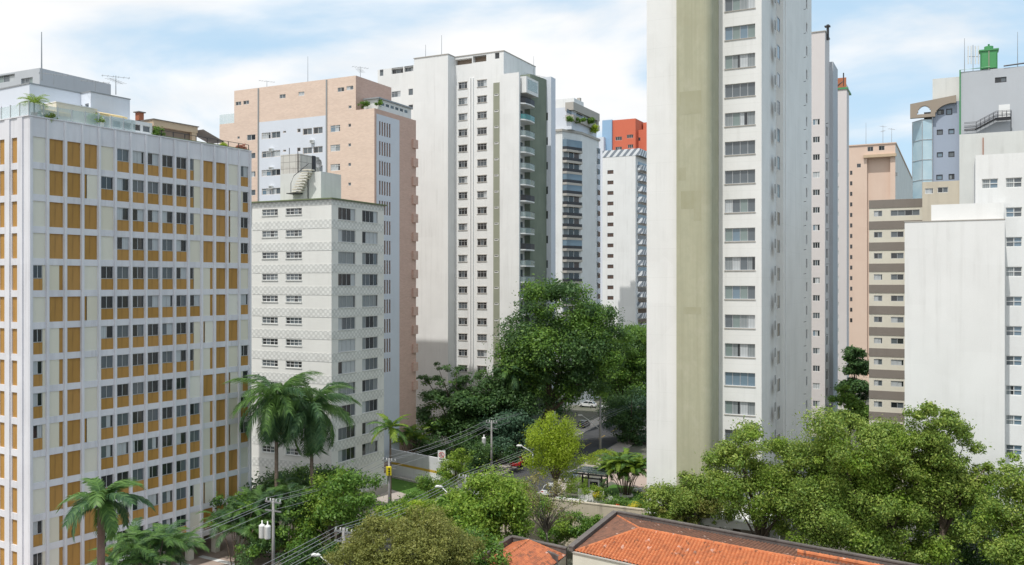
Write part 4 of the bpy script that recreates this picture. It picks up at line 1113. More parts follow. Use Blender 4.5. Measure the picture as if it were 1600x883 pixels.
# concrete frame with elliptical cut-outs
zA0, zA1 = B.zf(1440, Y8(376)), B.zf(1440, Y8(318)); xA0, xA1 = B.fx(X8(421), -.8), B.fx(X8(608), -.8)
q = MB(); yA = -.8; W_ = xA1 - xA0
cutx = [(xA0 + W_ * .16, xA0 + W_ * .46), (xA0 + W_ * .55, xA0 + W_ * 1.35)]
n = 40
for i in range(n):
    a = xA0 + W_ * i / n; b = xA0 + W_ * (i + 1) / n; xm2 = (a + b) / 2
    lo, hi = None, None
    for j, (c0, c1) in enumerate(cutx):
        if c0 < xm2 < c1:
            u = (xm2 - (c0 + c1) / 2) / ((c1 - c0) / 2); hh = sqrt(max(0, 1 - u * u))
            lo, hi = (zA0 + .3 + (zA1 - zA0) * .1, zA0 + (zA1 - zA0) * (.25 + .55 * hh)) if j == 0 else (zA0 - .01, zA0 + (zA1 - zA0) * (.1 + .75 * hh))
    zl = zA1 + (i / n) * .9
    if lo is None: q.box(a, b, yA, -.05, zA0 if i < n * .56 else zA0, zl, 'raw_concrete')
    else:
        if lo > zA0: q.box(a, b, yA, -.05, zA0, lo, 'raw_concrete')
        q.box(a, b, yA, -.05, hi, zl, 'raw_concrete')
q.build('arch_frame', R)
q = MB(); q.box(xA0 + W_ * .3, xA0 + W_ * .48, .2, .6, zA0 - .2, zA0 + 1.0, 'glass_dark'); q.build('roof_unit', R)
# big wall
ybw = -.9; xw1 = B.fx(1640, ybw); zbw = B.zf(1550, 108, ybw)
wv = (B.fx(X8(765), ybw), B.fx(X8(812), ybw), B.zf(X8(790), Y8(231), ybw), B.zf(X8(790), Y8(209), ybw), .2)
q = MB(); q.block(0.002, xw1, ybw, 14, 0, zbw, 'grey_paint', front=[wv], par=.2); q.build('rear_wall', R)
place_win(R, 'f', ybw, *wv[:4], n=2, depth=.15, style='mixed', frame='frame_dark', pane=False, fw=.12)
q = MB(); q.tube([(.1, ybw - .15, B.zf(1495, Y8(620))), (.1, ybw - .15, zbw + .3), (xw1 * .35, ybw - .15, zbw + .35)], .12, 'tank_green', 6)
q.tube([(xw1 * .5, ybw - .1, zbw + .3), (xw1 * .72, ybw - .1, zbw + .45), (xw1, ybw - .1, zbw + .9)], .12, 'metal_dark', 6); q.build('roof_pipe', R)
# steel fire stair
xs0, xs1 = B.fx(X8(640), ybw - .8), B.fx(X8(770), ybw - .8); xs2 = B.fx(X8(830), ybw - .8)
zs0 = B.zf(X8(660), Y8(425), ybw); zs1 = B.zf(X8(800), Y8(378), ybw)
q = MB(); n = 14; xsb = xs0 + (xs1 - xs0) * .38
for i in range(n):
    t_ = i / (n - 1); x_ = xsb + (xs1 - xsb) * t_; z_ = zs0 + (zs1 - zs0) * t_
    q.box(x_ - .2, x_ + .2, ybw - 1.4, ybw - .3, z_ - .04, z_ + .04, 'metal_dark')
for y_ in (ybw - 1.42, ybw - .3):
    for dz in (0, .55, 1.1): q.tube([(xs0, y_, zs0 + dz), (xsb, y_, zs0 + dz), (xs1, y_, zs1 + dz), (xs2, y_, zs1 + dz)], .07 if dz == 0 else .035, 'metal_dark', 5)
    for i in range(9): t_ = i / 8; x_ = xsb + (xs2 - xsb) * t_; z_ = min(zs1, zs0 + (zs1 - zs0) * (x_ - xsb) / (xs1 - xsb)); q.tube([(x_, y_, z_), (x_, y_, z_ + 1.1)], .03, 'metal_dark', 4)
q.box(xs1, xs2, ybw - 1.4, ybw - .3, zs1 - .3, zs1, 'metal_dark'); q.box(xs1 + .4, xs1 + 2.0, ybw - .04, ybw - .002, zs1 + .02, zs1 + 2.3, 'white_trim'); q.tube([(xs2, ybw - 1.3, zs0 - 2), (xs2, ybw - 1.3, zs1 + 1)], .07, 'metal_dark'); q.build('fire_stair', R)
BG = B; BGy = ybw; BGz = zbw

# pale stained wall block and its beige annexe
B = Bld('stained pale grey block with a small beige annexe below the fire stair', 1600, 112)
R = B.root; zt = B.zf(1550, 207); L0 = B.fx(1499); q = MB(); q.block(L0, 8, 0, 10, 0, zt, 'old_white', par=.3); q.tube([(L0 + 2.7, -.1, zt - 4), (L0 + 2.7, -.1, zt - .6)], .06, 'terracotta'); q.build('wall', R)
xa = B.fx(1441); zb_ = B.zf(1470, 283)
wo = [F for F in ((B.fx(X8(481)), B.fx(X8(514)), B.zf(1450, Y8(682)), B.zf(1450, Y8(660)), .15), (B.fx(X8(532)), B.fx(X8(575)), B.zf(1475, Y8(677)), B.zf(1475, Y8(655)), .15))]
q = MB(); q.block(xa, L0 - .002, .3, 8, 0, zb_, 'beige_paint', front=wo); q.build('annexe', R)
for w in wo: place_win(R, 'f', .3, *w[:4], n=2, depth=.12, style='mixed', frame='frame_white', pane=False)

# ================================================================== brown-banded block
B = Bld('white apartment block with brown horizontal bands left of the blank wall', 1502, 119)
R = B.root; zt = B.zf(1360, 316); L0 = B.fx(1358)
km = 340 / 883.0
pit = 2.9 * 1.0
zr0 = B.zf(1385, 360 + 5 * km); pit = (B.zf(1385, 360 + 95 * km) - B.zf(1385, 360 + 440 * km)) / 4
fo = []; bands = []
for i in range(-1, 12):
    zt_ = B.zf(1385, 360 + 92 * km) - i * pit + pit
    if zt_ - .9 < 2: break
    fo.append((B.fx(1365.5), B.fx(1378.5), zt_ - .78, zt_, .15))
    if i == -1: fo.append((B.fx(1391.5), B.fx(1437), zt_ - .78, zt_, .15)); fo.append((B.fx(1447), B.fx(1453), zt_ - .78, zt_, .15))
    else: fo.append((B.fx(1392), B.fx(1412), zt_ - .78, zt_, .15))
    bands.append((zt_ + .35, zt_ + .35 + pit * .39))
zt = bands[0][1]
q = MB(); q.block(L0, 0, 0, 12, 0, zt, 'cream_wall', front=fo, par=.2); q.build('wall', R)
for z0, z1 in bands: q = MB(); q.box(L0 - .03, .03, -.05, -.002, z0, z1 - .01, 'brown_band'); q.build('brown_band', R)
for i, w in enumerate(fo): place_win(R, 'f', 0, *w[:4], n=4 if w[1] - w[0] > 2.4 else 2, depth=.12, style='mixed', frame='frame_alu', pane=False)

# ================================================================== white block at the right edge
B = Bld('bright white block with a windowless front wall at the right edge', 1570, 84)
R = B.root; zt = B.z(343); L0 = B.fx(1413.5)
yT = 3.4; xT0 = B.fx(1524, yT); xT1 = B.fx(1680, yT); zT = B.zf(1570, 240, yT)
xM0 = B.fx(1455, 2.0); zM = B.zf(1490, 319, 2.0)
wo = []
X9 = lambda a: 1260 + a * km
a, b = B.fx(1571.5, yT), B.fx(1597, yT)
zw = B.zf(1585, 360 + 27 * km, yT); hw = zw - B.zf(1585, 360 + 67 * km, yT)
pit = (B.zf(1585, 360 + 27 * km, yT) - B.zf(1585, 360 + 630 * km, yT)) / 5
a2, b2 = B.fx(X8(712), yT), B.fx(X8(778), yT)
for i in range(-2, 10):
    z1 = zw - i * pit
    if z1 - hw < 2: break
    wo.append((a, b, z1 - hw, z1, .18)); wo.append((b + 1.6, b + 3.4, z1 - hw, z1, .18))
wo.append((a2, b2, zw + 2 * pit - hw, zw + 2 * pit, .18))
q = MB(); q.block(L0, 0, 0, 8, 0, zt, 'white_paint', par=.25); q.block(xM0, -.002, 2.0, 9, zt, zM, 'white_paint', par=.25)
q.block(xT0, xT1, yT, 14, zM - 6, zT, 'white_paint', front=[w for w in wo if w[2] > zM - 6], par=.25)
q.block(0.002, xT1, yT, 14, 0, zM - 6.002, 'white_paint', front=[w for w in wo if w[3] < zM - 6])
q.build('wall', R)
for w in wo: place_win(R, 'f', yT, *w[:4], n=2, depth=.15, style='blue', frame='frame_white', tr=(.5,), fw=.06)
q = MB(); q.box(L0 - .05, .05, -.05, 8, zt + .003, zt + .08, 'stone_band'); q.build('coping', R)
# ================================================================== ground, street, pavements
q = MB(); S = 4000
q.face([(-S, -300, 0), (S, -300, 0), (S, S, 0), (-S, S, 0)], 'ground_mat'); structure(q.build('ground'))
rs = -radians(22.0); ST = Vector((1.8, 133.0))
def street(name, x0, x1, y0, y1, z, m, h=0.0):
    q = MB()
    if h: q.box(x0, x1, y0, y1, 0.002, h, m)
    else: q.face([(x0, y0, z), (x1, y0, z), (x1, y1, z), (x0, y1, z)], m)
    return structure(q.build(name, None, False, (ST.x, ST.y, 0), rs))
street('road', -4.5, 4.5, -150, 260, .004, 'asphalt')
street('kerb', -4.7, -4.502, -150, 260, 0, 'pole_concrete', .15); street('kerb', 4.502, 4.7, -150, 260, 0, 'pole_concrete', .15)
street('sidewalk', -7.6, -4.702, -150, 260, 0, 'sidewalk', .14); street('sidewalk', 4.702, 7.6, -150, 260, 0, 'sidewalk', .14)
q = MB()
for i in range(26): q.face([(-.07, -60 + i * 9, .009), (.07, -60 + i * 9, .009), (.07, -56 + i * 9, .009), (-.07, -56 + i * 9, .009)], 'ochre')
structure(q.build('road_marking', None, False, (ST.x, ST.y, 0), rs))
def patch(name, pts, z, m, kind='structure'):
    q = MB(); w = [gpt(*p) for p in pts]
    q.face([(p.x, p.y, z) for p in w], m); o = q.build(name); o['kind'] = kind; return o
# forecourt of the amber block, with white bands
w = [BA.world(-6, -8, 0), BA.world(9.5, -8, 0), BA.world(9.5, 34, 0), BA.world(-6, 34, 0)]
q = MB(); q.face([(p.x, p.y, .006) for p in w], 'paving'); structure(q.build('forecourt'))
q = MB()
for i, y_ in enumerate((9, 13.4, 16.2, 19.0, 24)): q.face([tuple(BA.world(x, y, .011)) for x, y in ((-1, y_), (7.6, y_), (7.6, y_ + .7), (-1, y_ + .7))], 'white_trim')
structure(q.build('paving_stripe'))
tag_ = None
q = MB(); q.box(9.6, 9.85, -8, 36, 0, .7, 'cream_wall'); o = q.build('garden_wall', None, False, (BA.O.x, BA.O.y, 0), BA.rot); tag(o, 'low cream garden wall edging the forecourt of the amber panelled block', 'wall')
# side lawn and path beside the tiled block
patch('lawn', [(585, 760), (612, 742), (790, 792), (760, 812), (640, 800)], .012, 'lawn_mat')
patch('path', [(560, 752), (585, 757), (700, 792), (690, 806), (560, 775)], .018, 'sidewalk')
patch('driveway', [(610, 742), (628, 732), (800, 770), (790, 790)], .016, 'driveway')

# retaining wall, boundary walls
def wallbox(name, label, p0, p1, z0, z1, th, m, cat='wall', cap=None, capm='stone_band'):
    d = (p1 - p0); L = d.to_2d().length; rz = math.atan2(d.y, d.x)
    q = MB(); q.box(0, L, 0, th, z0, z1, m)
    if cap: q.box(-.03, L + .03, -.05, th + .05, z1 + .002, z1 + cap, capm)
    o = q.build(name, None, False, (p0.x, p0.y, 0), rz); tag(o, label, cat); return o
a2 = Vector((cos(GRID), sin(GRID), 0)); b2 = Vector((-sin(GRID), cos(GRID), 0))
p0 = at(783, 104); wallbox('retaining_wall', 'tall stained beige retaining wall behind the tiled roofs', p0, p0 + a2 * 23, 0, 5.0, .3, 'retaining', cap=.12, capm='retaining')
pp = p0 + a2 * 11.2 - b2 * .5
q = MB(); q.box(0, 4.2, 0, .45, 0, 2.1, 'retaining'); q.box(-.1, 4.3, -.1, .45, 2.105, 2.22, 'mossy_parapet'); o = q.build('wall_niche', None, False, (pp.x, pp.y, 0), GRID); tag(o, 'low stained ledge built against the beige retaining wall', 'ledge')
p0 = at(608, 137.5); p1 = at(724, 126.5); LWl = (p1 - p0).length; o = wallbox('boundary_wall', 'long white boundary wall with an ochre base line across the street corner', p0, p1, 0, 4.0, .3, 'shade_wall')
q = MB(); q.box(0, LWl, -.03, -.002, 1.75, 2.1, 'ochre'); q.box(0, LWl, -.05, -.031, 0, 1.74, 'white_paint'); link('dado', q.mesh('dado'), o)
p0 = at(612, 135.4)
q = MB(); q.box(.0, 8.5, 0, .8, 0, .25, 'stone_band'); o = q.build('planter_kerb', None, False, (p0.x, p0.y, 0), math.atan2(p1.y - at(608, 137.5).y, p1.x - at(608, 137.5).x)); tag(o, 'low stone kerb along the foot of the long white boundary wall', 'kerb')
p0 = at(722, 150); wallbox('side_wall', 'dark stained wall under the spreading trees beside the street', p0, p0 + a2 * 9, 0, 4.2, .3, 'raw_concrete')
# fence of dark posts and rails by the path
q0 = gpt(630, 800); fo_ = thing('railing', 'dark post and rail fence along the path beside the lawn', 'railing', q0, math.atan2((gpt(745, 826) - q0).y, (gpt(745, 826) - q0).x))
L = (gpt(745, 826) - q0).length
for i in range(6): q = MB(); q.box(i * L / 5 - .07, i * L / 5 + .07, -.07, .07, 0, 1.9, 'metal_dark'); q.build('post', fo_)
q = MB(); q.box(0, L, -.03, .03, .5, .58, 'metal_dark'); q.box(0, L, -.03, .03, 1.1, 1.18, 'metal_dark'); q.build('rail', fo_)
# small glazed gate house and white wall by the tiled block
p0 = gpt(581, 770); q = MB(); q.box(0, 2.6, 0, .2, 0, 2.4, 'white_paint'); o = q.build('gate_wall', None, False, (p0.x, p0.y, 0), GRID + 1.2); tag(o, 'short bright white gate wall at the corner of the tiled block', 'wall')
p0 = gpt(572, 768); q = MB(); q.box(-2.5, -.2, 0, .12, 0, 2.6, 'teal_glass'); q.box(-2.6, -.1, -.05, .17, 2.603, 2.75, 'metal_grey'); o = q.build('glass_gate', None, False, (p0.x, p0.y, 0), GRID); tag(o, 'teal glass entrance gate beside the short white gate wall', 'gate')

# ================================================================== tiled roofs in front
def slope(q, O, ex, ey, up, width, run, rise, mat_, l0, l1, pitch=.31, rows=None, amp=.15):
    """corrugated clay slope: ex along the eave, ey up the slope (plan); l0,l1 = hip run at the left/right end"""
    O = Vector(O); ex = Vector(ex); ey = Vector(ey)
    n = int(width / pitch); sub = 4; rl = max(4, int(run / .45))
    def z_(x): f = (x / pitch) % 1.0; return amp * abs(sin(pi * f)) ** .6
    for i in range(n * sub):
        xa, xb = width * i / (n * sub), width * (i + 1) / (n * sub); xm = (xa + xb) / 2
        vmax = 1.0
        if l0 and xm < l0: vmax = min(vmax, xm / l0)
        if l1 and xm > width - l1: vmax = min(vmax, (width - xm) / l1)
        k = max(1, int(round(rl * vmax)))
        for j in range(k):
            v0 = vmax * j / k; v1 = vmax * (j + 1) / k
            P = lambda x, v, d: tuple(O + ex * x + ey * (run * v) + Vector((0, 0, rise * v + z_(x) + d)))
            q.face([P(xa, v0, .014), P(xb, v0, .014), P(xb, v1, 0), P(xa, v1, 0)], mat_)
C0 = at(895, 74.5)
HS = thing('tiled_house', 'long house with a bright orange hipped tile roof and mossy parapets', 'house', (C0.x, C0.y, 0), -radians(37.6))
WB = 12.0; LA = 46.0; ZE = 7.08; RZ_ = 8.15; HP = 4.4
q = MB()
q.facade((0, 0, 0), (1, 0, 0), LA, 0, ZE - .02, [], 'cream_wall'); q.facade((LA, 0, 0), (0, 1, 0), WB, 0, ZE, [], 'cream_wall')
q.facade((LA, WB, 0), (-1, 0, 0), LA, 0, ZE, [], 'cream_wall'); q.facade((0, WB, 0), (0, -1, 0), WB, 0, ZE, [], 'cream_wall')
q.box(-.06, LA, -.1, .12, ZE - .018, ZE + .07, 'stone_band'); q.build('wall', HS)
q = MB()
q.box(-.35, .05, -.12, WB + .3, ZE + .072, 7.5, 'mossy_parapet'); q.box(-.42, .10, -.16, WB + .1, 7.502, 7.6, 'mossy_parapet')
q.box(.052, LA, WB - .05, WB + .3, ZE, 7.5, 'mossy_parapet'); q.box(.102, LA, WB - .1, WB + .35, 7.503, 7.61, 'mossy_parapet'); q.build('parapet', HS)
q = MB(); slope(q, (.06, .05, ZE + .02), (1, 0, 0), (0, 1, 0), 0, LA - .1, WB / 2 - .05, RZ_ - ZE, 'clay_tile', HP, HP)
q.build('roof_front', HS)
q = MB(); slope(q, (LA, WB - .1, ZE + .02), (-1, 0, 0), (0, -1, 0), 0, LA - .1, WB / 2 - .1, RZ_ - ZE, 'clay_old', HP, HP)
q.build('roof_rear', HS, False)['label'] = 'dark weathered rear roof slope'
q = MB(); slope(q, (.07, WB - .1, ZE + .02), (0, -1, 0), (1, 0, 0), 0, WB - .15, HP, RZ_ - ZE, 'clay_old', WB / 2, WB / 2)
q.build('roof_hip', HS)['label'] = 'dark weathered hip end of the roof'
def ridge(q, a, b, r, m_):
    a = Vector(a); b = Vector(b); n = max(2, int((b - a).length / .42))
    for i in range(n):
        p = a.lerp(b, i / n); p2 = a.lerp(b, (i + 1.08) / n); q.tube([p, p2], [r * 1.12, r * .95], m_, 8)
q = MB(); zz = .07
ridge(q, (.2, .1, ZE + .1), (HP, WB / 2, RZ_ + zz), .13, 'clay_tile'); ridge(q, (.2, WB - .2, ZE + .1), (HP, WB / 2, RZ_ + zz), .13, 'clay_tile'); ridge(q, (HP, WB / 2, RZ_ + zz), (LA - HP, WB / 2, RZ_ + zz), .14, 'clay_tile')
q.build('ridge_cap', HS)
# lower raised strip near the right-hand end
q = MB(); y_ = WB / 2 + 2.2; q.box(18, 27, y_, y_ + .35, RZ_ - .9, RZ_ - .12, 'clay_mid'); ridge(q, (18, y_ + .15, RZ_ - .08), (27, y_ + .15, RZ_ - .08), .17, 'clay_tile'); q.build('roof_upstand', HS)

C1 = at(800, 82.3)
H2 = thing('tiled_house', 'small house with a blotched red tile roof left of the long orange roof', 'house', (C1.x, C1.y, 0), -radians(37.6))
q = MB(); W2 = 6.0; D2 = 14.0; Z2 = 5.5; R2 = 6.9
q.block(0, W2, -D2, 0, 0, Z2, 'cream_wall'); q.build('wall', H2)
q = MB(); q.box(-.3, .05, -D2, .3, Z2 - 1, 6.1, 'mossy_parapet'); q.box(.052, W2, -.05, .3, Z2 - 1, 6.1, 'mossy_parapet'); q.box(-.36, .1, -D2, .36, 6.102, 6.2, 'mossy_parapet'); q.box(.102, W2, -.1, .36, 6.103, 6.21, 'mossy_parapet')
q.face([(2.6, -.9, 6.2), (W2 + .2, -2.4, 6.2), (W2 + .2, -2.4, 5.4), (2.6, -.9, 5.4)], 'mossy_parapet'); q.face([(2.6, -.9, 6.2), (W2 + .2, -2.4, 6.2), (W2 + .2, -2.1, 6.2), (2.6, -.6, 6.2)], 'mossy_parapet'); q.face([(2.6, -.6, 6.2), (2.6, -.9, 6.2), (2.6, -.9, 5.4), (2.6, -.6, 5.4)], 'mossy_parapet'); q.build('parapet', H2)
q = MB(); slope(q, (.06, -.1, Z2), (0, -1, 0), (1, 0, 0), 0, D2 - .2, W2 / 2, R2 - Z2, 'clay_mid', 2.2, 0); q.build('roof_left', H2)
q = MB(); slope(q, (W2, -D2 + .1, Z2), (0, 1, 0), (-1, 0, 0), 0, D2 - .2, W2 / 2, R2 - Z2, 'clay_mid', 0, 2.2); q.build('roof_right', H2)
q = MB(); slope(q, (W2, -.1, Z2), (-1, 0, 0), (0, -1, 0), 0, W2 - .06, 2.2, R2 - Z2, 'clay_mid', W2 / 2, W2 / 2); q.build('roof_hip', H2)
q = MB(); ridge(q, (W2 / 2, -2.3, R2 + .06), (W2 / 2, -D2, R2 + .06), .12, 'clay_tile'); ridge(q, (.1, -.2, Z2 + .06), (W2 / 2, -2.3, R2 + .06), .12, 'clay_tile'); ridge(q, (W2 - .1, -.2, Z2 + .06), (W2 / 2, -2.3, R2 + .06), .12, 'clay_tile'); q.build('ridge_cap', H2)

# both houses follow the skewed plot: their side walls meet the front at about 104 degrees
for h_ in (HS, H2):
    for c in h_.children:
        for v_ in c.data.vertices: v_.co.x -= .25 * v_.co.y
# ================================================================== vegetation
def leaf_quads(rs_, c, outw, size, aspect=.5, up=.45, rnd=.75):
    n = len(c)
    nrm = outw * .55 + rs_.normal(size=(n, 3)) * rnd * .6; nrm[:, 2] += up
    nrm /= np.linalg.norm(nrm, axis=1, keepdims=True) + 1e-9
    t = np.cross(nrm, rs_.normal(size=(n, 3))); t /= np.linalg.norm(t, axis=1, keepdims=True) + 1e-9
    b = np.cross(nrm, t)
    L = (size * rs_.uniform(.65, 1.35, n))[:, None]; w = L * aspect
    v = np.empty((n, 4, 3)); v[:, 0] = c - t * L * .5; v[:, 1] = c + b * w * .5 - t * L * .05; v[:, 2] = c + t * L * .5 - nrm * L * .12; v[:, 3] = c - b * w * .5 - t * L * .05
    return v.reshape(-1, 3)
def crown_points(rs_, blobs, nsub, clump, flat=1.0, bias=.5):
    subs = []
    vol = [b[3] * b[5] for b in blobs]; tot = sum(vol)
    for b, vo in zip(blobs, vol):
        k = max(3, int(nsub * vo / tot))
        for _ in range(k):
            d = rs_.normal(size=3); d /= np.linalg.norm(d)
            r = bias + (1 - bias) * rs_.uniform() ** .6
            r *= rs_.uniform(.80, 1.02)
            p = np.array([b[0] + d[0] * b[3] * r, b[1] + d[1] * b[4] * r, b[2] + d[2] * b[5] * r])
            subs.append((p, 1.35 * clump * min(b[3], b[5] * 1.3) * rs_.choice([.45, .7, .9, 1.1, 1.5], p=[.2, .25, .25, .2, .1])))
    return subs
def crown_mesh(seed, subs, n, size, mats, flat=.7, aspect=.5, up=.45, rnd=.75):
    rs_ = np.random.RandomState(seed)
    P = np.array([s[0] for s in subs]); Rr = np.array([s[1] for s in subs]); w = Rr ** 2; w /= w.sum()
    i = rs_.choice(len(subs), n, p=w)
    d = rs_.normal(size=(n, 3)); d /= np.linalg.norm(d, axis=1, keepdims=True)
    r = rs_.uniform(size=n) ** .45 * np.where(rs_.uniform(size=n) < .22, rs_.uniform(1.0, 1.75, n), 1.0)
    size = size * np.array([rs_.uniform(.75, 1.3) for _ in subs])[i]
    off = d * (r * Rr[i])[:, None]; off[:, 2] *= flat
    v = leaf_quads(rs_, P[i] + off, d, size, aspect, up, rnd)
    mi = np.zeros(n, dtype=int)
    if len(mats) > 1:
        cm = rs_.uniform(size=len(subs)); mi = (cm[i] > .8).astype(int) if len(mats) == 2 else rs_.randint(0, len(mats), len(subs))[i]
    return mesh_np('crown', v, np.arange(n * 4).reshape(-1, 4), mats, mi)
TSEED = [11]
def tree(name, label, px, Y, blobs, n=12000, leaf=.3, mats=('leaf_mid',), tr=.22, nsub=60, clump=.3, flat=.7, aspect=.5, bark='bark', limbs=14, cat='tree', group=None, base_z=0.0, lean=0.0, up=.45, rnd=.75, bias=.5, trunk=True, crown='crown'):
    TSEED[0] += 1; rs_ = np.random.RandomState(TSEED[0])
    bx = (px - 800) / F * Y
    root = thing(name, label, cat, (bx, Y, base_z), 0, group)
    bl = []
    for b in blobs:
        x, y, rx, rz = b[:4]; dy = b[4] if len(b) > 4 else 0.0; YY = Y + dy
        bl.append(((x - 800) / F * YY - bx, dy, H + (441.5 - y) / F * YY - base_z, 1.12 * rx * YY / F, (b[5] if len(b) > 5 else rx * YY / F), 1.1 * rz * YY / F))
    subs = crown_points(rs_, bl, nsub, clump, bias=bias)
    me = crown_mesh(TSEED[0], subs, int(n * 1.35), leaf * 1.05, list(mats), flat, aspect, up, rnd)
    link(crown, me, root)
    if trunk:
        q = MB(); cz = sum(b[2] for b in bl) / len(bl); cx_ = sum(b[0] for b in bl) / len(bl)
        low = min(b[2] - b[5] for b in bl); th = max(.6, min(max(low, .25 * cz), cz * .8))
        top = Vector((cx_ * .6, sum(b[1] for b in bl) / len(bl) * .6, th))
        q.tube([(0, 0, -.05), (top.x * .25 + .08, top.y * .3, th * .35), (top.x * .6 - .06, top.y * .6, th * .7), tuple(top)], [tr * 1.25, tr, tr * .9, tr * .8], bark, 9)
        idx = rs_.permutation(len(subs))[:limbs]
        for j in idx:
            e = Vector(subs[j][0]); s_ = top * rs_.uniform(.85, 1.0); s_.z = th * rs_.uniform(.8, 1.0)
            m_ = s_.lerp(e, .5) + Vector((rs_.uniform(-.3, .3), rs_.uniform(-.3, .3), (e - s_).length * .12))
            q.tube([s_, m_, e], [tr * .55, tr * .3, tr * .1], bark, 6)
        q.build('trunk', root, True)
    return root
# --- palms
def frond_mesh(L, rise, droop, leaf_l, n, hang, m_, seed, w=.055, plume=0.0, dead=None):
    """arching frond along +x; leaflets in two ranks"""
    rs_ = np.random.RandomState(seed); q = MB()
    pts = []
    for i in range(9):
        t_ = i / 8; a = rise - droop * t_ ** 1.3
        pts.append((a, t_))
    P = [Vector((0, 0, 0))]
    for (a, t_) in pts[1:]: P.append(P[-1] + Vector((cos(a), 0, sin(a))) * (L / 8))
    q.tube(P, [.05 * (1 - .85 * i / 8) * max(.6, L / 3) for i in range(9)], m_, 5)
    v = []; qd = []
    for k in range(n):
        t_ = .10 + .90 * (k + rs_.uniform(-.3, .3)) / n; t_ = min(max(t_, .05), .995)
        f = t_ * 8; i = min(int(f), 7); p = P[i].lerp(P[i + 1], f - i); d = (P[i + 1] - P[i]).normalized()
        ll = leaf_l * (.45 + .75 * sin(pi * min(1, t_ * .92 + .08)) ** .7) * rs_.uniform(.8, 1.15)
        for s_ in (-1, 1):
            side = Vector((0, s_, 0)); upn = d.cross(side) * s_
            dr = (side * 1.0 + d * (.55 + .5 * t_) + Vector((0, 0, rs_.uniform(-.35, .35) * plume + .12))).normalized()
            tip1 = p + dr * ll * .5 - Vector((0, 0, hang * .12 * ll)); tip = tip1 + dr * ll * .42 - Vector((0, 0, hang * ll * .62))
            ww = d * w * (1.3 if L > 2 else 1)
            b0 = len(q.v); q.v += [tuple(p - ww * .6), tuple(p + ww * .6), tuple(tip1 + ww), tuple(tip1 - ww), tuple(tip)]
            q.f += [(b0, b0 + 1, b0 + 2, b0 + 3), (b0 + 3, b0 + 2, b0 + 4)]; q.m += [q.mi(m_)] * 2
    return q.mesh('frond')
def palm(name, label, px, Y, crown_py, nf, L, mats, tr=.18, rise=(1.35, -.3), droop=1.5, leaf_l=.6, hang=.6, plume=0, shaft=None, lean=(0, 0), base_z=0.0, bark='palm_bark', n=34, group=None, dead=0, w=.055, cat='palm tree'):
    TSEED[0] += 1; rs_ = np.random.RandomState(TSEED[0])
    zc = H + (441.5 - crown_py) / F * Y - base_z
    root = thing(name, label, cat, ((px - 800) / F * Y - lean[0], Y, base_z), 0, group)
    q = MB(); pts = [(lean[0] * (t_ ** 1.5), lean[1] * t_, zc * t_ - (.1 if t_ == 0 else 0)) for t_ in (0, .15, .35, .55, .75, .9, 1)]
    q.tube(pts, [tr * 1.35, tr * 1.1, tr, tr * .97, tr * .92, tr * .85, tr * .75], bark, 10); q.build('trunk', root, True)
    if shaft: q = MB(); q.tube([(pts[-1][0], pts[-1][1], zc - shaft), (pts[-1][0], pts[-1][1], zc - shaft * .4), (pts[-1][0], pts[-1][1], zc + .25)], [tr * .95, tr * .9, tr * .4], 'palm_bright', 10); q.build('crownshaft', root, True)
    ms = [frond_mesh(L * rs_.uniform(.92, 1.08), 0, droop * rs_.uniform(.8, 1.2), leaf_l, n, hang, mats[k % len(mats)], TSEED[0] * 7 + k, w, plume) for k in range(4)]
    if dead: md = frond_mesh(L * .75, 0, droop * .7, leaf_l * .5, 18, 1.2, 'palm_dead', TSEED[0] * 9, w, .2)
    for k in range(nf + dead):
        isd = k >= nf
        u = (k + .5) / nf if not isd else 1.0
        el = rise[0] + (rise[1] - rise[0]) * u + rs_.uniform(-.1, .1) if not isd else -1.15 + rs_.uniform(-.2, .1)
        o = link('dead_frond' if isd else 'frond', md if isd else ms[rs_.randint(4)], root, (pts[-1][0], pts[-1][1], zc))
        o.rotation_euler = (rs_.uniform(-.25, .25), -el, k * 2.39996 + rs_.uniform(-.2, .2))
    return root
def clump_palm(name, label, px, Y, stems, h, spread, L, mats, base_z=0.0, sub='areca', group=None, hang=.45, leaf_l=.55, n=36, tr=.05, nf=6, cat='palm clump', stem_m='palm_bark', droop=1.3, dz=.35):
    TSEED[0] += 1; rs_ = np.random.RandomState(TSEED[0])
    root = thing(name, label, cat, ((px - 800) / F * Y, Y, base_z), 0, group)
    ms = [frond_mesh(L * rs_.uniform(.85, 1.1), 0, droop * rs_.uniform(.8, 1.25), leaf_l, n, hang, mats[k % len(mats)], TSEED[0] * 5 + k, .026, .5) for k in range(4)]
    for s_ in range(stems):
        a = s_ * 2.4 + rs_.uniform(-.3, .3); r = spread * sqrt((s_ + .3) / stems); hh = h * rs_.uniform(1 - dz, 1.05)
        tip = Vector((cos(a) * r, sin(a) * r, hh)); b0 = tip * .22; b0.z = 0
        q = MB(); q.tube([b0, b0.lerp(tip, .5) + Vector((-cos(a) * r * .12, -sin(a) * r * .12, 0)), tip], [tr * 1.3, tr, tr * .8], stem_m, 6); q.build('stem', root, True)
        for k in range(nf):
            o = link('frond', ms[rs_.randint(4)], root, tip); el = 1.25 - 1.15 * (k + .5) / nf
            o.rotation_euler = (rs_.uniform(-.3, .3), -el, a + k * 2.4 + rs_.uniform(-.3, .3))
    return root

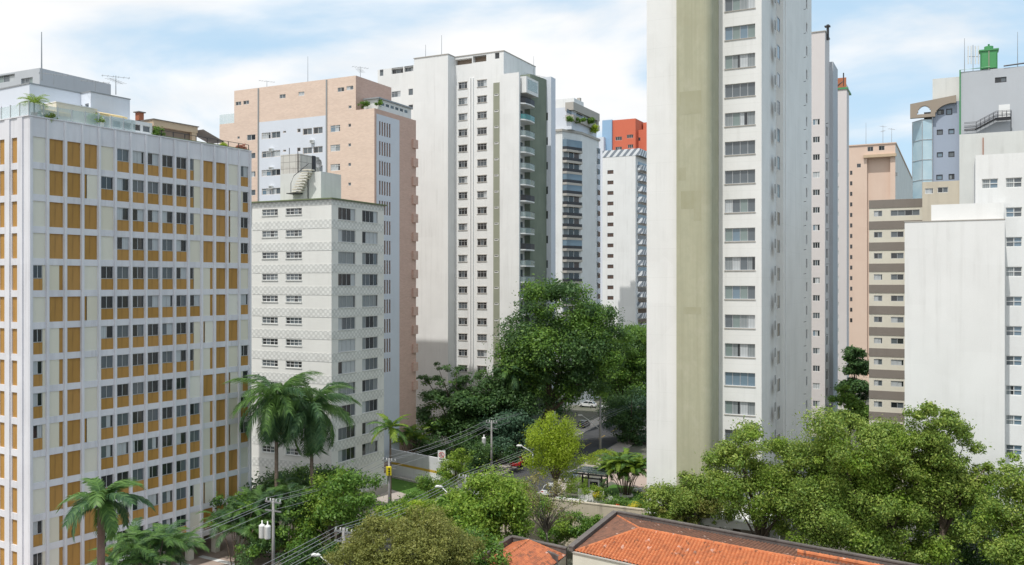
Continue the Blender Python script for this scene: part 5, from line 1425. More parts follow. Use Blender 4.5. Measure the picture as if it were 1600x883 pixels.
# left foreground: royal palm, areca clumps
palm('royal_palm', 'royal palm with a bare reddish trunk in front of the amber panelled block', 158, 60, 781, 15, 3.4, ('palm_green', 'palm_dark'), tr=.27, rise=(1.25, -.35), droop=1.55, leaf_l=.72, hang=.75, plume=.5, shaft=None, bark='palm_red', n=46)
clump_palm('areca_clump', 'dark areca palm clump right of the royal palm trunk', 212, 66, 9, 10.1, 2.0, 2.2, ('palm_dark', 'palm_green'), hang=.6, nf=7, dz=.18)
clump_palm('areca_clump', 'dark areca palm clump close to the forecourt of the amber panelled block', 258, 70, 8, 9.2, 2.2, 2.2, ('palm_dark', 'palm_green'), hang=.6, nf=7, dz=.18)
# queen palms
palm('queen_palm', 'left of the two shaggy queen palms in front of the tiled block', 432, 98, 622, 34, 5.6, ('palm_green', 'palm_dark'), tr=.21, rise=(1.3, -1.25), droop=1.5, leaf_l=1.05, hang=1.3, plume=1.4, n=64, dead=10, w=.04)
palm('queen_palm', 'right of the two shaggy queen palms in front of the tiled block', 487, 100, 634, 34, 5.8, ('palm_green', 'palm_dark'), tr=.20, rise=(1.3, -1.25), droop=1.5, leaf_l=1.05, hang=1.3, plume=1.4, n=64, dead=11, w=.04)
palm('coconut_palm', 'single slender palm at the right corner of the tiled block', 610, 117, 668, 14, 3.3, ('palm_green', 'palm_bright'), tr=.14, rise=(1.2, -.25), droop=1.1, leaf_l=.7, hang=.45, plume=.3, n=34)
for px_, Y_, st, h_, dz_, lab in ((370, 92, 7, 6.2, 0, 'tall areca palms leaning over the forecourt beside the power pole'), (405, 97, 9, 6.5, .3, 'thick dark palm clump under the left queen palm'), (450, 97, 9, 7.2, .3, 'thick dark palm clump under the right queen palm'), (640, 142, 8, 6, .4, 'yellowish palm clump behind the single slender palm')):
    clump_palm('areca_clump', lab, px_, Y_, st, h_, 2.4, 2.5, ('palm_dark', 'palm_green') if px_ < 600 else ('palm_green', 'palm_bright'), hang=.5, nf=7)
tree('broadleaf_tree', 'dense rounded green tree by the street below the tiled block', 528, 93, [(540, 765, 62, 26), (500, 800, 50, 30, 1), (575, 800, 42, 28, -1), (470, 835, 45, 30, 1), (520, 775, 45, 30, 2)], 15000, .30, ('leaf_mid', 'leaf_fresh'), nsub=90, clump=.33)
tree('broadleaf_tree', 'dark spreading tree under and between the two queen palms', 465, 104, [(455, 762, 50, 34), (500, 752, 42, 30), (420, 785, 30, 30), (540, 745, 30, 18)], 12000, .3, ('leaf_deep', 'leaf_mid'), nsub=80, clump=.34, tr=.2)
tree('shrub', 'dark leafy shrubs along the garden wall beside the forecourt', 395, 95, [(385, 815, 34, 22), (350, 800, 20, 26), (415, 830, 36, 22)], 7000, .28, ('leaf_deep', 'leaf_mid'), nsub=50, clump=.36, trunk=False, cat='shrub', crown='foliage')
tree('shrub', 'dark shrubs filling the ground around the power pole with transformers', 440, 90, [(430, 868, 60, 22), (500, 868, 40, 25), (375, 800, 30, 25, 4), (460, 790, 45, 22, 5)], 9000, .26, ('leaf_deep', 'leaf_mid'), nsub=60, trunk=False, cat='shrub', crown='foliage')
# brownish rounded crown and its green neighbours
tree('broadleaf_tree', 'rounded olive-brown tree crown at the bottom of the picture', 640, 66, [(640, 850, 92, 44), (600, 880, 82, 36, -1), (690, 872, 62, 42, 1)], 48000, .16, ('leaf_brownish',), nsub=260, clump=.19, flat=.8, tr=.3, bias=.8)
tree('broadleaf_tree', 'light green leafy tree right of the olive-brown crown', 760, 84, [(765, 782, 48, 34), (735, 800, 42, 30), (790, 818, 38, 38), (745, 835, 50, 34, -1), (700, 790, 34, 18)], 16000, .30, ('leaf_fresh', 'leaf_mid'), nsub=110, clump=.3)
tree('broadleaf_tree', 'spreading green foliage between the olive-brown crown and the street', 660, 88, [(670, 797, 45, 17), (620, 808, 42, 16), (720, 788, 30, 18), (700, 812, 60, 22), (650, 790, 30, 12)], 12000, .3, ('leaf_fresh', 'leaf_lime'), nsub=80, clump=.34)
tree('broadleaf_tree', 'deep green tree filling the corner beside the small red roof', 745, 72, [(745, 868, 40, 30), (700, 885, 60, 30, -1)], 8000, .26, ('leaf_mid', 'leaf_deep'), nsub=50, clump=.35)
tree('bare_tree', 'thin half-bare tree with dry leaves in front of the retaining wall', 860, 90, [(845, 768, 45, 28), (880, 785, 30, 25), (820, 790, 28, 25)], 2400, .2, ('leaf_dry', 'leaf_mid'), nsub=60, clump=.28, tr=.11, bark='bark_pale', limbs=34)
tree('lime_tree', 'bright lime-green tree standing over the road in the middle', 868, 118, [(866, 662, 22, 16), (884, 682, 24, 22), (848, 684, 22, 22), (866, 700, 30, 26), (840, 712, 18, 22), (894, 712, 20, 24), (862, 728, 18, 18), (886, 738, 16, 14)], 17000, .24, ('leaf_lime',), nsub=120, clump=.34, flat=1.15, tr=.26, aspect=.4, bark='bark', up=.2)
# big trees beyond
tree('ficus_tree', 'largest dark green tree towering over the far end of the street', 838, 152, [(880, 480, 58, 40), (828, 500, 42, 36), (930, 512, 46, 44), (800, 540, 30, 26), (962, 540, 32, 34, 4), (880, 545, 80, 55), (830, 560, 45, 40), (930, 570, 42, 45), (870, 590, 70, 35), (945, 545, 36, 40, 6), (815, 585, 34, 36)], 64000, .42, ('leaf_deep', 'leaf_mid', 'leaf_deep'), nsub=260, clump=.25, tr=.75, bias=.45)
tree('almond_tree', 'dark tropical almond tree with flat layered branches in the centre', 715, 150, [(705, 572, 30, 9), (680, 597, 40, 10), (735, 590, 38, 10), (700, 618, 55, 14), (745, 630, 48, 16), (690, 645, 45, 16), (740, 660, 55, 18), (700, 675, 45, 15)], 34000, .40, ('leaf_deep', 'leaf_mid'), nsub=200, clump=.5, flat=.5, tr=.35, up=.9, rnd=.5, bias=.25)
palm('fan_palm', 'tall palm with hanging brown fronds left of the largest dark tree', 800, 149, 582, 18, 4.2, ('palm_dark', 'palm_green'), tr=.25, rise=(1.3, -.7), droop=1.4, leaf_l=.9, hang=.9, plume=1, n=36, dead=6, w=.08)
palm('fan_palm', 'shorter palm half hidden behind the layered almond tree', 775, 152, 610, 14, 4.0, ('palm_dark',), tr=.22, rise=(1.3, -.7), droop=1.4, leaf_l=.9, hang=.9, plume=1, n=32, dead=3, w=.08)
tree('creeper_tree', 'low blue-green tree mounding over the dark wall by the street', 800, 146, [(800, 672, 38, 26), (770, 680, 30, 28), (825, 690, 26, 28), (795, 700, 40, 18)], 12000, .36, ('leaf_bluish',), nsub=80, clump=.32, tr=.25)
tree('broadleaf_tree', 'dark green tree against the left edge of the tallest tower', 985, 165, [(985, 640, 40, 32), (1000, 665, 34, 30), (962, 660, 24, 26), (1000, 690, 40, 18)], 13000, .36, ('leaf_deep', 'leaf_bluish'), nsub=90, clump=.3, tr=.3)
tree('broadleaf_tree', 'mid green tree behind the dark one, at the left edge of the tallest tower', 995, 200, [(985, 565, 36, 14), (1005, 590, 36, 22), (965, 600, 26, 14), (1000, 530, 34, 26, 8), (960, 560, 30, 24), (975, 600, 40, 26)], 20000, .45, ('leaf_mid', 'leaf_fresh'), nsub=60, clump=.34, flat=.5, tr=.35, up=.8)
tree('broadleaf_tree', 'loose-crowned tree filling the gap between the largest tree and the tallest tower', 975, 176, [(955, 570, 32, 34), (985, 545, 34, 36), (1000, 585, 36, 40), (965, 610, 36, 22)], 22000, .42, ('leaf_mid', 'leaf_deep'), nsub=130, clump=.3, tr=.35, flat=.6)
tree('broadleaf_tree', 'dark tree below the left side of the largest tree', 805, 150, [(800, 620, 34, 30), (830, 630, 28, 24), (785, 600, 26, 24)], 12000, .4, ('leaf_deep',), nsub=80, clump=.34, tr=.25)
tree('shrub', 'green shrubs growing in front of the retaining wall beside the bare tree', 905, 96, [(900, 820, 34, 16), (870, 835, 26, 12), (940, 815, 24, 12)], 6000, .24, ('leaf_mid', 'leaf_fresh'), nsub=50, clump=.4, trunk=False, cat='shrub', crown='foliage')
tree('broadleaf_tree', 'shadowy tree between the largest tree and the palms', 820, 200, [(815, 610, 40, 40), (780, 640, 40, 30), (850, 620, 40, 30)], 8000, .55, ('leaf_deep',), nsub=50, clump=.36, tr=.4)
tree('broadleaf_tree', 'background tree filling the far end of the street', 950, 245, [(940, 600, 60, 30), (990, 600, 40, 40), (900, 590, 40, 30)], 7000, .7, ('leaf_deep', 'leaf_mid'), nsub=50, clump=.34, tr=.4)
# street corner shrubs
tree('young_tree', 'small fresh green tree in front of the long white wall', 711, 126, [(711, 722, 20, 12), (706, 738, 24, 12), (715, 708, 12, 8)], 4000, .26, ('leaf_fresh',), nsub=40, clump=.36, tr=.1)
tree('broadleaf_tree', 'dark leafy tree at the right end of the long white wall', 742, 130, [(742, 728, 16, 22), (748, 710, 14, 16), (735, 750, 16, 14)], 6000, .28, ('leaf_deep', 'leaf_mid'), nsub=50, clump=.36, tr=.12)
tree('young_tree', 'feathery pale green sapling beside the path and railing', 675, 117, [(678, 752, 26, 20), (668, 768, 26, 14), (690, 770, 16, 14)], 4200, .22, ('leaf_mid', 'leaf_fresh'), nsub=40, clump=.4, tr=.08)
tree('shrub', 'dark undergrowth along the far pavement below the blue-green tree', 775, 140, [(760, 715, 22, 18), (785, 708, 20, 16), (745, 700, 24, 20, 4)], 6500, .32, ('leaf_deep', 'leaf_bluish'), nsub=50, clump=.36, trunk=False, cat='shrub', crown='foliage')
tree('broadleaf_tree', 'mid green tree spilling over the lower street beside the railing', 640, 100, [(650, 790, 30, 18), (625, 800, 30, 16), (680, 800, 30, 18)], 9000, .28, ('leaf_mid', 'leaf_fresh'), nsub=60, clump=.36, tr=.14)
tree('broadleaf_tree', 'airy green tree between the corner lamp and the bare tree', 790, 98, [(790, 765, 34, 20), (815, 785, 30, 24), (770, 760, 24, 16)], 10000, .27, ('leaf_fresh', 'leaf_glossy'), nsub=80, clump=.32, tr=.14)
tree('shrub', 'dark undergrowth behind the long white wall', 690, 146, [(650, 700, 40, 20), (700, 700, 50, 20), (740, 720, 26, 26)], 7000, .36, ('leaf_deep',), nsub=50, clump=.36, trunk=False, cat='shrub', crown='foliage')
# right-hand trees behind the orange roof
tree('glossy_tree', 'glossy green tree in front of the foot of the tallest tower', 1185, 84, [(1180, 704, 64, 34), (1150, 735, 52, 40), (1215, 730, 46, 45), (1185, 775, 62, 40), (1220, 800, 40, 34)], 34000, .22, ('leaf_glossy', 'leaf_fresh'), nsub=120, clump=.26, tr=.25)
tree('glossy_tree', 'largest glossy green tree behind the right end of the orange roof', 1370, 80, [(1330, 690, 72, 50), (1290, 735, 55, 48), (1380, 720, 75, 60), (1340, 790, 95, 60), (1440, 770, 55, 60), (1390, 830, 100, 45), (1280, 800, 55, 55), (1450, 830, 60, 40), (1320, 660, 40, 30)], 105000, .22, ('leaf_glossy', 'leaf_fresh'), nsub=240, clump=.24, tr=.4)
tree('glossy_tree', 'open-crowned glossy tree in front of the windowless white wall', 1470, 78, [(1455, 665, 46, 34), (1490, 700, 44, 40), (1515, 745, 34, 38), (1440, 715, 50, 36), (1480, 760, 50, 40, 1)], 30000, .22, ('leaf_glossy',), nsub=120, clump=.22, tr=.3, limbs=24)
tree('glossy_tree', 'glossy green tree cut by the right edge of the picture', 1600, 74, [(1600, 745, 48, 34), (1575, 790, 44, 40), (1620, 820, 60, 60), (1560, 840, 50, 40)], 30000, .21, ('leaf_glossy', 'leaf_fresh'), nsub=110, clump=.26, tr=.3)
tree('shrub', 'shaded undergrowth between the two big glossy trees at the right', 1500, 84, [(1500, 800, 55, 45), (1520, 850, 60, 40), (1540, 790, 40, 40)], 12000, .28, ('leaf_deep', 'leaf_mid'), nsub=50, clump=.35, trunk=False, cat='shrub', crown='foliage')
tree('flowering_tree', 'pale green shrubby tree between the garden and the tallest tower', 1075, 90, [(1040, 785, 40, 24), (1080, 765, 36, 28), (1020, 795, 24, 14), (1070, 798, 44, 18), (1095, 785, 32, 24), (1125, 800, 28, 20)], 19000, .24, ('leaf_glossy', 'leaf_brownish'), nsub=90, clump=.3, tr=.16, bark='bark_pale')
tree('shrub', 'low green bushes along the rear parapet of the orange roof', 1055, 92, [(1060, 808, 40, 10), (1100, 815, 34, 10), (1015, 800, 20, 8)], 4000, .26, ('leaf_mid',), nsub=40, clump=.5, trunk=False, cat='shrub', crown='foliage')
# gap between the pink towers and the banded block
tree('broadleaf_tree', 'dark tree in the gap between the pinkish towers and the banded block', 1336, 150, [(1338, 540, 26, 18), (1330, 570, 22, 22), (1345, 590, 24, 34), (1335, 630, 26, 34), (1328, 600, 20, 30), (1342, 560, 22, 24)], 18000, .42, ('leaf_deep',), nsub=60, clump=.34, flat=.5, tr=.3, up=.8)
tree('broadleaf_tree', 'lighter green tree low in the gap beside the banded block', 1328, 132, [(1328, 612, 18, 12), (1320, 635, 20, 16), (1335, 650, 24, 20)], 6000, .34, ('leaf_mid', 'leaf_deep'), nsub=40, clump=.36, flat=.6, tr=.2)
# ================================================================== garden in front of the tower
def wl(p, q_): return math.atan2((q_ - p).y, (q_ - p).x)
patch('lawn', [(937, 767), (958, 757), (996, 762), (1030, 800), (985, 803)], .012, 'lawn_mat')
patch('garden_path', [(975, 722), (1040, 735), (1040, 775), (1000, 772), (955, 752), (935, 762), (925, 755)], .008, 'paving')
RG = gpt(978, 775)
q = MB(); n = 28
for i in range(n):
    a0, a1 = 2 * pi * i / n, 2 * pi * (i + 1) / n
    for r0, r1, z0, z1 in ((1.0, 1.0, 0, .22),): q.face([(cos(a0) * r0, sin(a0) * r0, z0), (cos(a1) * r0, sin(a1) * r0, z0), (cos(a1) * r0, sin(a1) * r0, z1), (cos(a0) * r0, sin(a0) * r0, z1)], 'pebble')
    q.face([(cos(a0), sin(a0), .22), (cos(a1), sin(a1), .22), (cos(a1) * .45, sin(a1) * .45, .26), (cos(a0) * .45, sin(a0) * .45, .26)], 'pebble')
o = q.build('pebble_ring', None, False, RG); tag(o, 'round white pebble bed at the foot of the multi-stemmed garden palm', 'garden bed')
clump_palm('areca_clump', 'bright multi-stemmed palm in the white pebble ring of the garden', 978, RG.y, 24, 5.0, 2.9, 2.4, ('palm_bright', 'palm_green'), hang=.55, nf=10, leaf_l=.5, n=44, tr=.05)
q0, q1 = gpt(933, 768), gpt(988, 806); wallbox('garden_edging', 'long white edging wall between the lawn and the flower bed', q0, q1, 0, .5, .35, 'white_paint', 'edging')
q0 = gpt(903, 790); wallbox('planter_wall', 'white planter wall left of the red flowers', q0, q0 + a2 * 3.6, 0, 2.2, .25, 'white_paint')
q0 = gpt(900, 803); wallbox('garden_wall', 'white garden wall with a chair-high ledge beside the street', at(868, 117), at(868, 117) + a2 * 4.4, 0, 1.5, .25, 'white_paint')
# glass canopy on dark steel posts
CB = gpt(928, 778); CN = thing('entrance_canopy', 'dark steel canopy with a glass roof over the garden entrance', 'canopy', (CB.x, CB.y, 0), GRID)
zc = 3.3
for x_, y_ in ((-1.6, -.2), (1.2, -.2), (-1.6, 2.0), (1.2, 2.0)): q = MB(); q.box(x_ - .09, x_ + .09, y_ - .09, y_ + .09, 0, zc - .002, 'metal_dark'); q.build('post', CN)
q = MB()
for y_ in (-1.2, .2, 1.6, 3.0): q.box(-2.7, 2.3, y_ - .06, y_ + .06, zc, zc + .2, 'metal_dark')
for x_ in (-2.7, -1.0, .7, 2.3): q.box(x_ - .06, x_ + .06, -1.2, 3.0, zc + .203, zc + .28, 'metal_dark')
q.box(-1.7, 1.3, -.3, -.1, zc - .7, zc - .55, 'metal_dark'); q.build('frame', CN)
q = MB(); q.box(-2.65, 2.25, -1.15, 2.95, zc + .283, zc + .30, 'canopy_glass'); q.build('glass_roof', CN)
q = MB(); q.box(-1.0, .6, .5, 1.8, 0, 2.4, 'white_paint'); q.box(-.8, .4, .47, .499, 1.1, 2.1, 'glass_dark'); o = q.build('guard_booth', CN)
# hedges, flowers, pots
def hedge(label, px, py, rx, rz, m, n=2600, leaf=.16, name='hedge'):
    p = gpt(px, py); TSEED[0] += 1; rs_ = np.random.RandomState(TSEED[0])
    pts = rs_.uniform(-1, 1, size=(n, 3)); ax = np.argmax(np.abs(pts), axis=1); pts[np.arange(n), ax] = np.sign(pts[np.arange(n), ax]); pts = pts * np.array([rx, rx * .35, rz]) + np.array([0, 0, rz]); pts += rs_.normal(size=pts.shape) * .06
    o_ = np.zeros((n, 3)); o_[np.arange(n), ax] = np.sign(pts[np.arange(n), ax] + 1e-6)
    v = leaf_quads(rs_, pts, o_, leaf, .6)
    o = link(name, mesh_np('hedge', v, np.arange(n * 4).reshape(-1, 4), [m]), None, (p.x, p.y, 0), GRID + pi / 2 if name == 'hedge' else 0); tag(o, label, name); return o
hedge('trimmed yellow-green hedge beyond the glass canopy', 938, 722, 3.4, .8, 'leaf_lime', 4200)
hedge('trimmed green hedge left of the glass canopy', 903, 765, 2.6, .7, 'leaf_fresh', 3400)
tree('flower_bush', 'bush with red blossoms in front of the white planter wall', 968, 112, [(960, 792, 22, 10), (975, 800, 20, 8)], 2600, .2, ('leaf_mid', 'leaf_fresh'), nsub=24, clump=.5, trunk=False, cat='bush', crown='foliage')
tree('blossom', 'cluster of red blossoms on the garden bush', 968, 110.5, [(970, 792, 8, 7), (955, 796, 5, 5), (983, 798, 6, 4)], 260, .2, ('leaf_red',), nsub=14, clump=.5, trunk=False, cat='flowers', crown='petals')
tree('flower_bush', 'yellow-green leafy plants on top of the white planter wall', 925, 116, [(920, 762, 14, 9), (935, 768, 10, 8)], 1300, .22, ('leaf_fresh', 'leaf_yellow'), nsub=16, clump=.5, trunk=False, cat='bush', crown='foliage')
tree('conical_shrub', 'narrow dark conical shrub beside the canopy post', 943, 118, [(943, 768, 6, 12), (943, 755, 4, 9)], 1400, .18, ('leaf_deep', 'leaf_mid'), nsub=20, clump=.6, tr=.05, cat='shrub')
tree('flower_bush', 'dark round bush with yellow tips right of the lawn', 1000, 108, [(1000, 790, 14, 14), (1005, 778, 10, 8)], 1900, .2, ('leaf_mid', 'leaf_yellow'), nsub=20, clump=.5, trunk=False, cat='bush', crown='foliage')
for px_, lab in ((993, 'left one of two round white pots on the garden paving'), (1001, 'right one of two round white pots on the garden paving')):
    p = gpt(px_, 769); q = MB(); q.lathe([(.12, 0), (.3, .1), (.36, .3), (.3, .5), (.2, .56)], 'porcelain', 14); o = q.build('garden_pot', None, True, p); tag(o, lab, 'pot', 'white garden pots')
# ochre object and blue tarp seen through the right-hand trees
p = gpt(1478, 862); q = MB(); q.block(-3, 3, 0, 3, 0, 3.4, 'ochre'); o = q.build('shed', None, False, p, GRID)
tag(o, 'ochre walled shed half hidden under the trees at the lower right', 'shed')
q = MB(); q.face([(-3.3, -.4, 3.45), (3.3, -.4, 3.45), (3.3, 3.4, 4.3), (-3.3, 3.4, 4.3)], 'beige_paint'); q.face([(-3.3, -.4, 3.42), (-3.3, 3.4, 4.27), (3.3, 3.4, 4.27), (3.3, -.4, 3.42)], 'beige_paint'); link('roof', q.mesh('roof'), o)
p0 = at(1262, 150); wallbox('boundary_wall', 'white boundary wall in the gap right of the tallest tower', p0, p0 + a2 * 14, 0, 5.5, .3, 'cream_wall')
q = MB(); q.prism([(-1.2, -.8), (1.2, -.8), (1.3, .8), (-1.3, .8)], 0, 1.4, 'tarp_blue'); q.prism([(-.7, -.5), (.7, -.5), (.7, .5), (-.7, .5)], 1.4, 1.7, 'tarp_blue'); o = q.build('covered_crate', None, False, at(1272, 140, None)); o.location.z = 3.6
tag(o, 'bright blue covered crate at the foot of the gap beside the tallest tower', 'crate')
q = MB(); q.box(-1.5, 1.5, -1.2, 1.2, 0, 3.595, 'old_white'); o2 = q.build('plinth', None, False, at(1272, 140)); tag(o2, 'pale plinth under the bright blue covered crate', 'plinth')

# ================================================================== cars
def car(label, px, py, paint, heading, kind=0, group='cars in the street'):
    p = gpt(px, py); root = thing('parked_car', label, 'car', (p.x, p.y, .006), heading, group)
    L, hw = 2.1, .86
    prof = [(-2.1, .30), (-2.12, .62), (-2.0, .86), (-1.3, .93), (1.0, .95), (1.75, .84), (2.08, .66), (2.1, .32)]
    lay = [(-hw, .94, .03), (-hw + .1, 1.0, 0), (hw - .1, 1.0, 0), (hw, .94, .03)]
    q = MB(); base = []
    rings = [[(x * s_, y, z - (d if z > .5 else -d)) for x, z in prof] for y, s_, d in lay]
    for r0, r1 in zip(rings, rings[1:]):
        for i in range(len(prof)): j = (i + 1) % len(prof); q.face([r0[i], r1[i], r1[j], r0[j]], paint)
    q.face(rings[0][::-1], paint); q.face(rings[-1], paint)
    rf = [(-1.25, 1.40), (-.9, 1.46), (.15, 1.47), (.5, 1.42)]
    q.prism([(-1.25, -.58), (.45, -.58), (.45, .58), (-1.25, .58)], 1.40, 1.46, paint)
    for x_, xb in ((-1.25, -1.75), (.45, 1.1), (-.35, -.35)):
        for y_ in (-1, 1): q.tube([(xb, y_ * .76, .93), (x_, y_ * .58, 1.42)], .045, paint, 5)
    q.build('body', root, True)
    q = MB(); lo = [(-1.72, -.74), (1.06, -.74), (1.06, .74), (-1.72, .74)]; hi = [(-1.24, -.57), (.44, -.57), (.44, .57), (-1.24, .57)]
    for i in range(4): j = (i + 1) % 4; q.face([(*lo[i], .93), (*lo[j], .93), (*hi[j], 1.40), (*hi[i], 1.40)], 'glass_dark')
    q.build('windows', root)
    for x_ in (-1.3, 1.3):
        for y_ in (-1, 1):
            q = MB(); q.tube([(0, -.1, 0), (0, .1, 0)], .31, 'tyre', 14); w_ = q.build('wheel', root, True, (x_, y_ * .78, .31)); q = MB(); q.tube([(0, y_ * .1, 0), (0, y_ * .115, 0)], .19, 'rim', 10); q.build('rim', w_)
    for y_ in (-.62, .62):
        q = MB(); q.box(2.02, 2.09, y_ - .16, y_ + .16, .58, .72, 'head_lamp'); q.build('headlight', root)
        q = MB(); q.box(-2.11, -2.05, y_ - .15, y_ + .15, .62, .78, 'tail_lamp'); q.build('tail_light', root)
    return root
BH = pi / 2 - radians(22)
car('dark red car on the street under the low blue-green tree', 812, 727, 'car_red', BH)
car('white car with its bonnet below the bright lime-green tree', 862, 772, 'car_white', BH)
car('silver car half hidden behind the trunk of the lime-green tree', 893, 752, 'car_silver', BH)
car('black car on the street near the concrete lamp post', 912, 668, 'car_dark', BH)
car('white car farthest down the street, left one of the distant pair', 918, 636, 'car_white', BH + pi / 2)
car('white car at the end of the street, right one of the distant pair', 952, 640, 'car_white', BH + pi / 2 + .2)
car('red car glimpsed below the curved street lamp at the corner', 703, 790, 'car_red', BH)
car('small red car in the gap at the left edge of the tallest tower', 995, 626, 'car_red', BH)
car('silver car parked at the end of the street behind the white pair', 900, 625, 'car_silver', BH)

# ================================================================== poles, lamps, wires
def pole(label, px, Y, top_py, r=.15, arms=True, trafo=0, name='utility_pole', m='pole_concrete'):
    zt = H + (441.5 - top_py) / F * Y; x = (px - 800) / F * Y
    root = thing(name, label, 'utility pole', (x, Y, 0), GRID)
    q = MB(); q.cyl(0, 0, -.1, zt, r * 1.25, m, 10, r * .8); q.build('pole', root, True)
    if arms:
        for dz in (.35, 1.2): q = MB(); q.box(-1.0, 1.0, -.06, .06, zt - dz - .06, zt - dz + .06, 'metal_grey'); c = q.build('crossarm', root)
        for x_ in (-.85, -.35, .35, .85): q = MB(); q.lathe([(.05, zt - .29), (.08, zt - .2), (.05, zt - .12), (.07, zt - .05), (.02, zt)], 'porcelain', 8, x_, 0); q.build('insulator', root, True)
    for i in range(trafo):
        q = MB(); cx_ = (-.45 if i % 2 else -1.15); q.lathe([(.28, zt - 3.9), (.31, zt - 3.85), (.31, zt - 2.75), (.33, zt - 2.7), (.2, zt - 2.6), (.06, zt - 2.5), (.06, zt - 2.2)], 'white_paint', 12, cx_, -.3); q.build('transformer', root, True)
    return root, Vector((x, Y, zt))
PL = []
PL.append(pole('utility pole with a pair of white transformers beside the amber panelled block', 427, 87.4, 779, trafo=2))
PL.append(pole('utility pole carrying the yellow signal at the street corner', 608, 107.0, 716))
PL.append(pole('utility pole with one white transformer in front of the layered almond tree', 768, 136, 657, trafo=1))
PRr = []
PRr.append(pole('short pale pole standing behind the olive-brown crown', 537, 78.3, 825, r=.16))
PRr.append(pole('short grey pole rising from the leafy tree near the curved lamp', 728, 100, 742))
PRr.append(pole('tall bare concrete pole with a lamp arm left of the tallest tower', 938, 151, 620, arms=False, r=.17))
pole('dark slim pole beneath the largest tree', 848, 172, 610, arms=False, r=.13)
def lamp(label, px, Y, py, dx, dz, on=None):
    x = (px - 800) / F * Y; z = H + (441.5 - py) / F * Y
    root = thing('street_lamp', label, 'street lamp', (x + dx, Y, 0), 0)
    q = MB()
    q.tube([(0, 0, 0 if on is None else z - dz), (0, 0, z - dz)] if on is None else [(0, 0, z - dz - .05), (0, 0, z - dz)], .08, 'metal_grey', 8)
    q.tube([(0, 0, z - dz), (-dx * .5, 0, z - dz * .45), (-dx, 0, z)], [.07, .06, .05], 'frame_white', 8); q.build('arm', root, True)
    q = MB(); q.tube([(-dx + .15 * (1 if dx > 0 else -1), 0, z), (-dx - .1 * (1 if dx > 0 else -1), 0, z + .05), (-dx - .55 * (1 if dx > 0 else -1), 0, z + .06), (-dx - .75 * (1 if dx > 0 else -1), 0, z + .03)], [.06, .15, .16, .05], 'porcelain', 10); q.build('lamp_head', root, True)
lamp('curved street lamp over the corner above the red car', 690, 100, 761, 2.2, 2.4)
lamp('street lamp at the bottom beside the short pale pole', 499, 80, 868, 1.5, 1.4)
lamp('street lamp behind the left side of the bright lime-green tree', 815, 128, 697, 1.6, 1.0)
lamp('lamp arm fixed high on the tall bare concrete pole', 909, 151.6, 649, 3.0, 2.3)
# signal and sign
p = PL[1][1]; q = MB(); q.box(-.3, .3, -.22, .22, -.5, .5, 'signal_yellow'); o = q.build('traffic_signal', None, False, (p.x, p.y - .35, H + (441.5 - 735) / F * p.y), .3); tag(o, 'yellow backed traffic signal hanging on the street corner pole', 'traffic signal')
for dz in (-.3, 0, .3): q = MB(); q.tube([(0, -.225, dz), (0, -.3, dz)], .1, 'black', 10); link('signal_lens', q.mesh('signal_lens'), o)
p = at(690, 129.0); zs = H + (441.5 - 712) / F * p.y
q = MB(); q.cyl(0, .06, 0, zs - .2, .05, 'metal_grey', 8); r_ = thing('road_sign', 'white square no-parking style sign in front of the long white wall', 'road sign', p, -.1)
q.build('post', r_); q = MB(); q.box(-.55, .55, -.03, 0, zs - .75, zs + .75, 'sign_white'); q.build('plate', r_)
q = MB(); n = 28
for i in range(n):
    a0, a1 = 2 * pi * i / n, 2 * pi * (i + 1) / n
    q.face([(cos(a) * r, -.036, zs + .12 + sin(a) * r) for r, a in ((.42, a0), (.42, a1), (.32, a1), (.32, a0))], 'sign_red')
q.face([(-.3, -.038, zs + .40), (-.22, -.038, zs + .44), (.3, -.038, zs - .16), (.22, -.038, zs - .2)], 'sign_red')
q.box(-.16, -.08, -.037, -.031, zs - .1, zs + .34, 'black'); q.box(-.075, .14, -.037, -.031, zs + .26, zs + .34, 'black'); q.box(-.075, .14, -.037, -.031, zs + .08, zs + .16, 'black'); q.box(-.075, .14, -.037, -.031, zs - .1, zs - .02, 'black')
q.box(-.35, .35, -.037, -.031, zs - .55, zs - .42, 'black'); q.build('sign_face', r_)
# wires
def wire(p, q_, sag, label, r=.022, group='overhead cables along the street', m='cable'):
    b = MB(); n = 14; pts = []
    for i in range(n + 1):
        t_ = i / n; v_ = p.lerp(q_, t_); v_.z -= sag * 4 * t_ * (1 - t_); pts.append(v_ - p)
    b.tube(pts, r, m, 5); o = b.build('power_cable', None, True, p); tag(o, label, 'cable', group)
lab1 = 'thin grey overhead cable on the poles along the left side of the street'
lab2 = 'thin grey overhead cable on the poles along the right side of the street'
bdir = Vector((sin(radians(22)), cos(radians(22)), 0))
def run(tops, offs, lab, before, after, sag=.5):
    pts = [tops[0] - bdir * before] + tops + [tops[-1] + bdir * after]
    for dx, dz in offs:
        for a, b in zip(pts, pts[1:]): wire(a + a2 * dx + Vector((0, 0, dz)), b + a2 * dx + Vector((0, 0, dz)), sag, lab)
run([p[1] for p in PL], [(-.85, -.02), (.35, -.03), (.85, -.05), (.0, -1.1)], lab1, 45, 60)
run([p[1] for p in PRr[:2]] + [PRr[2][1] - Vector((0, 0, 3.2))], [(-.85, -.02), (-.35, -.1), (.35, -.02), (.85, -.2), (0, -.9)], lab2, 40, 60)

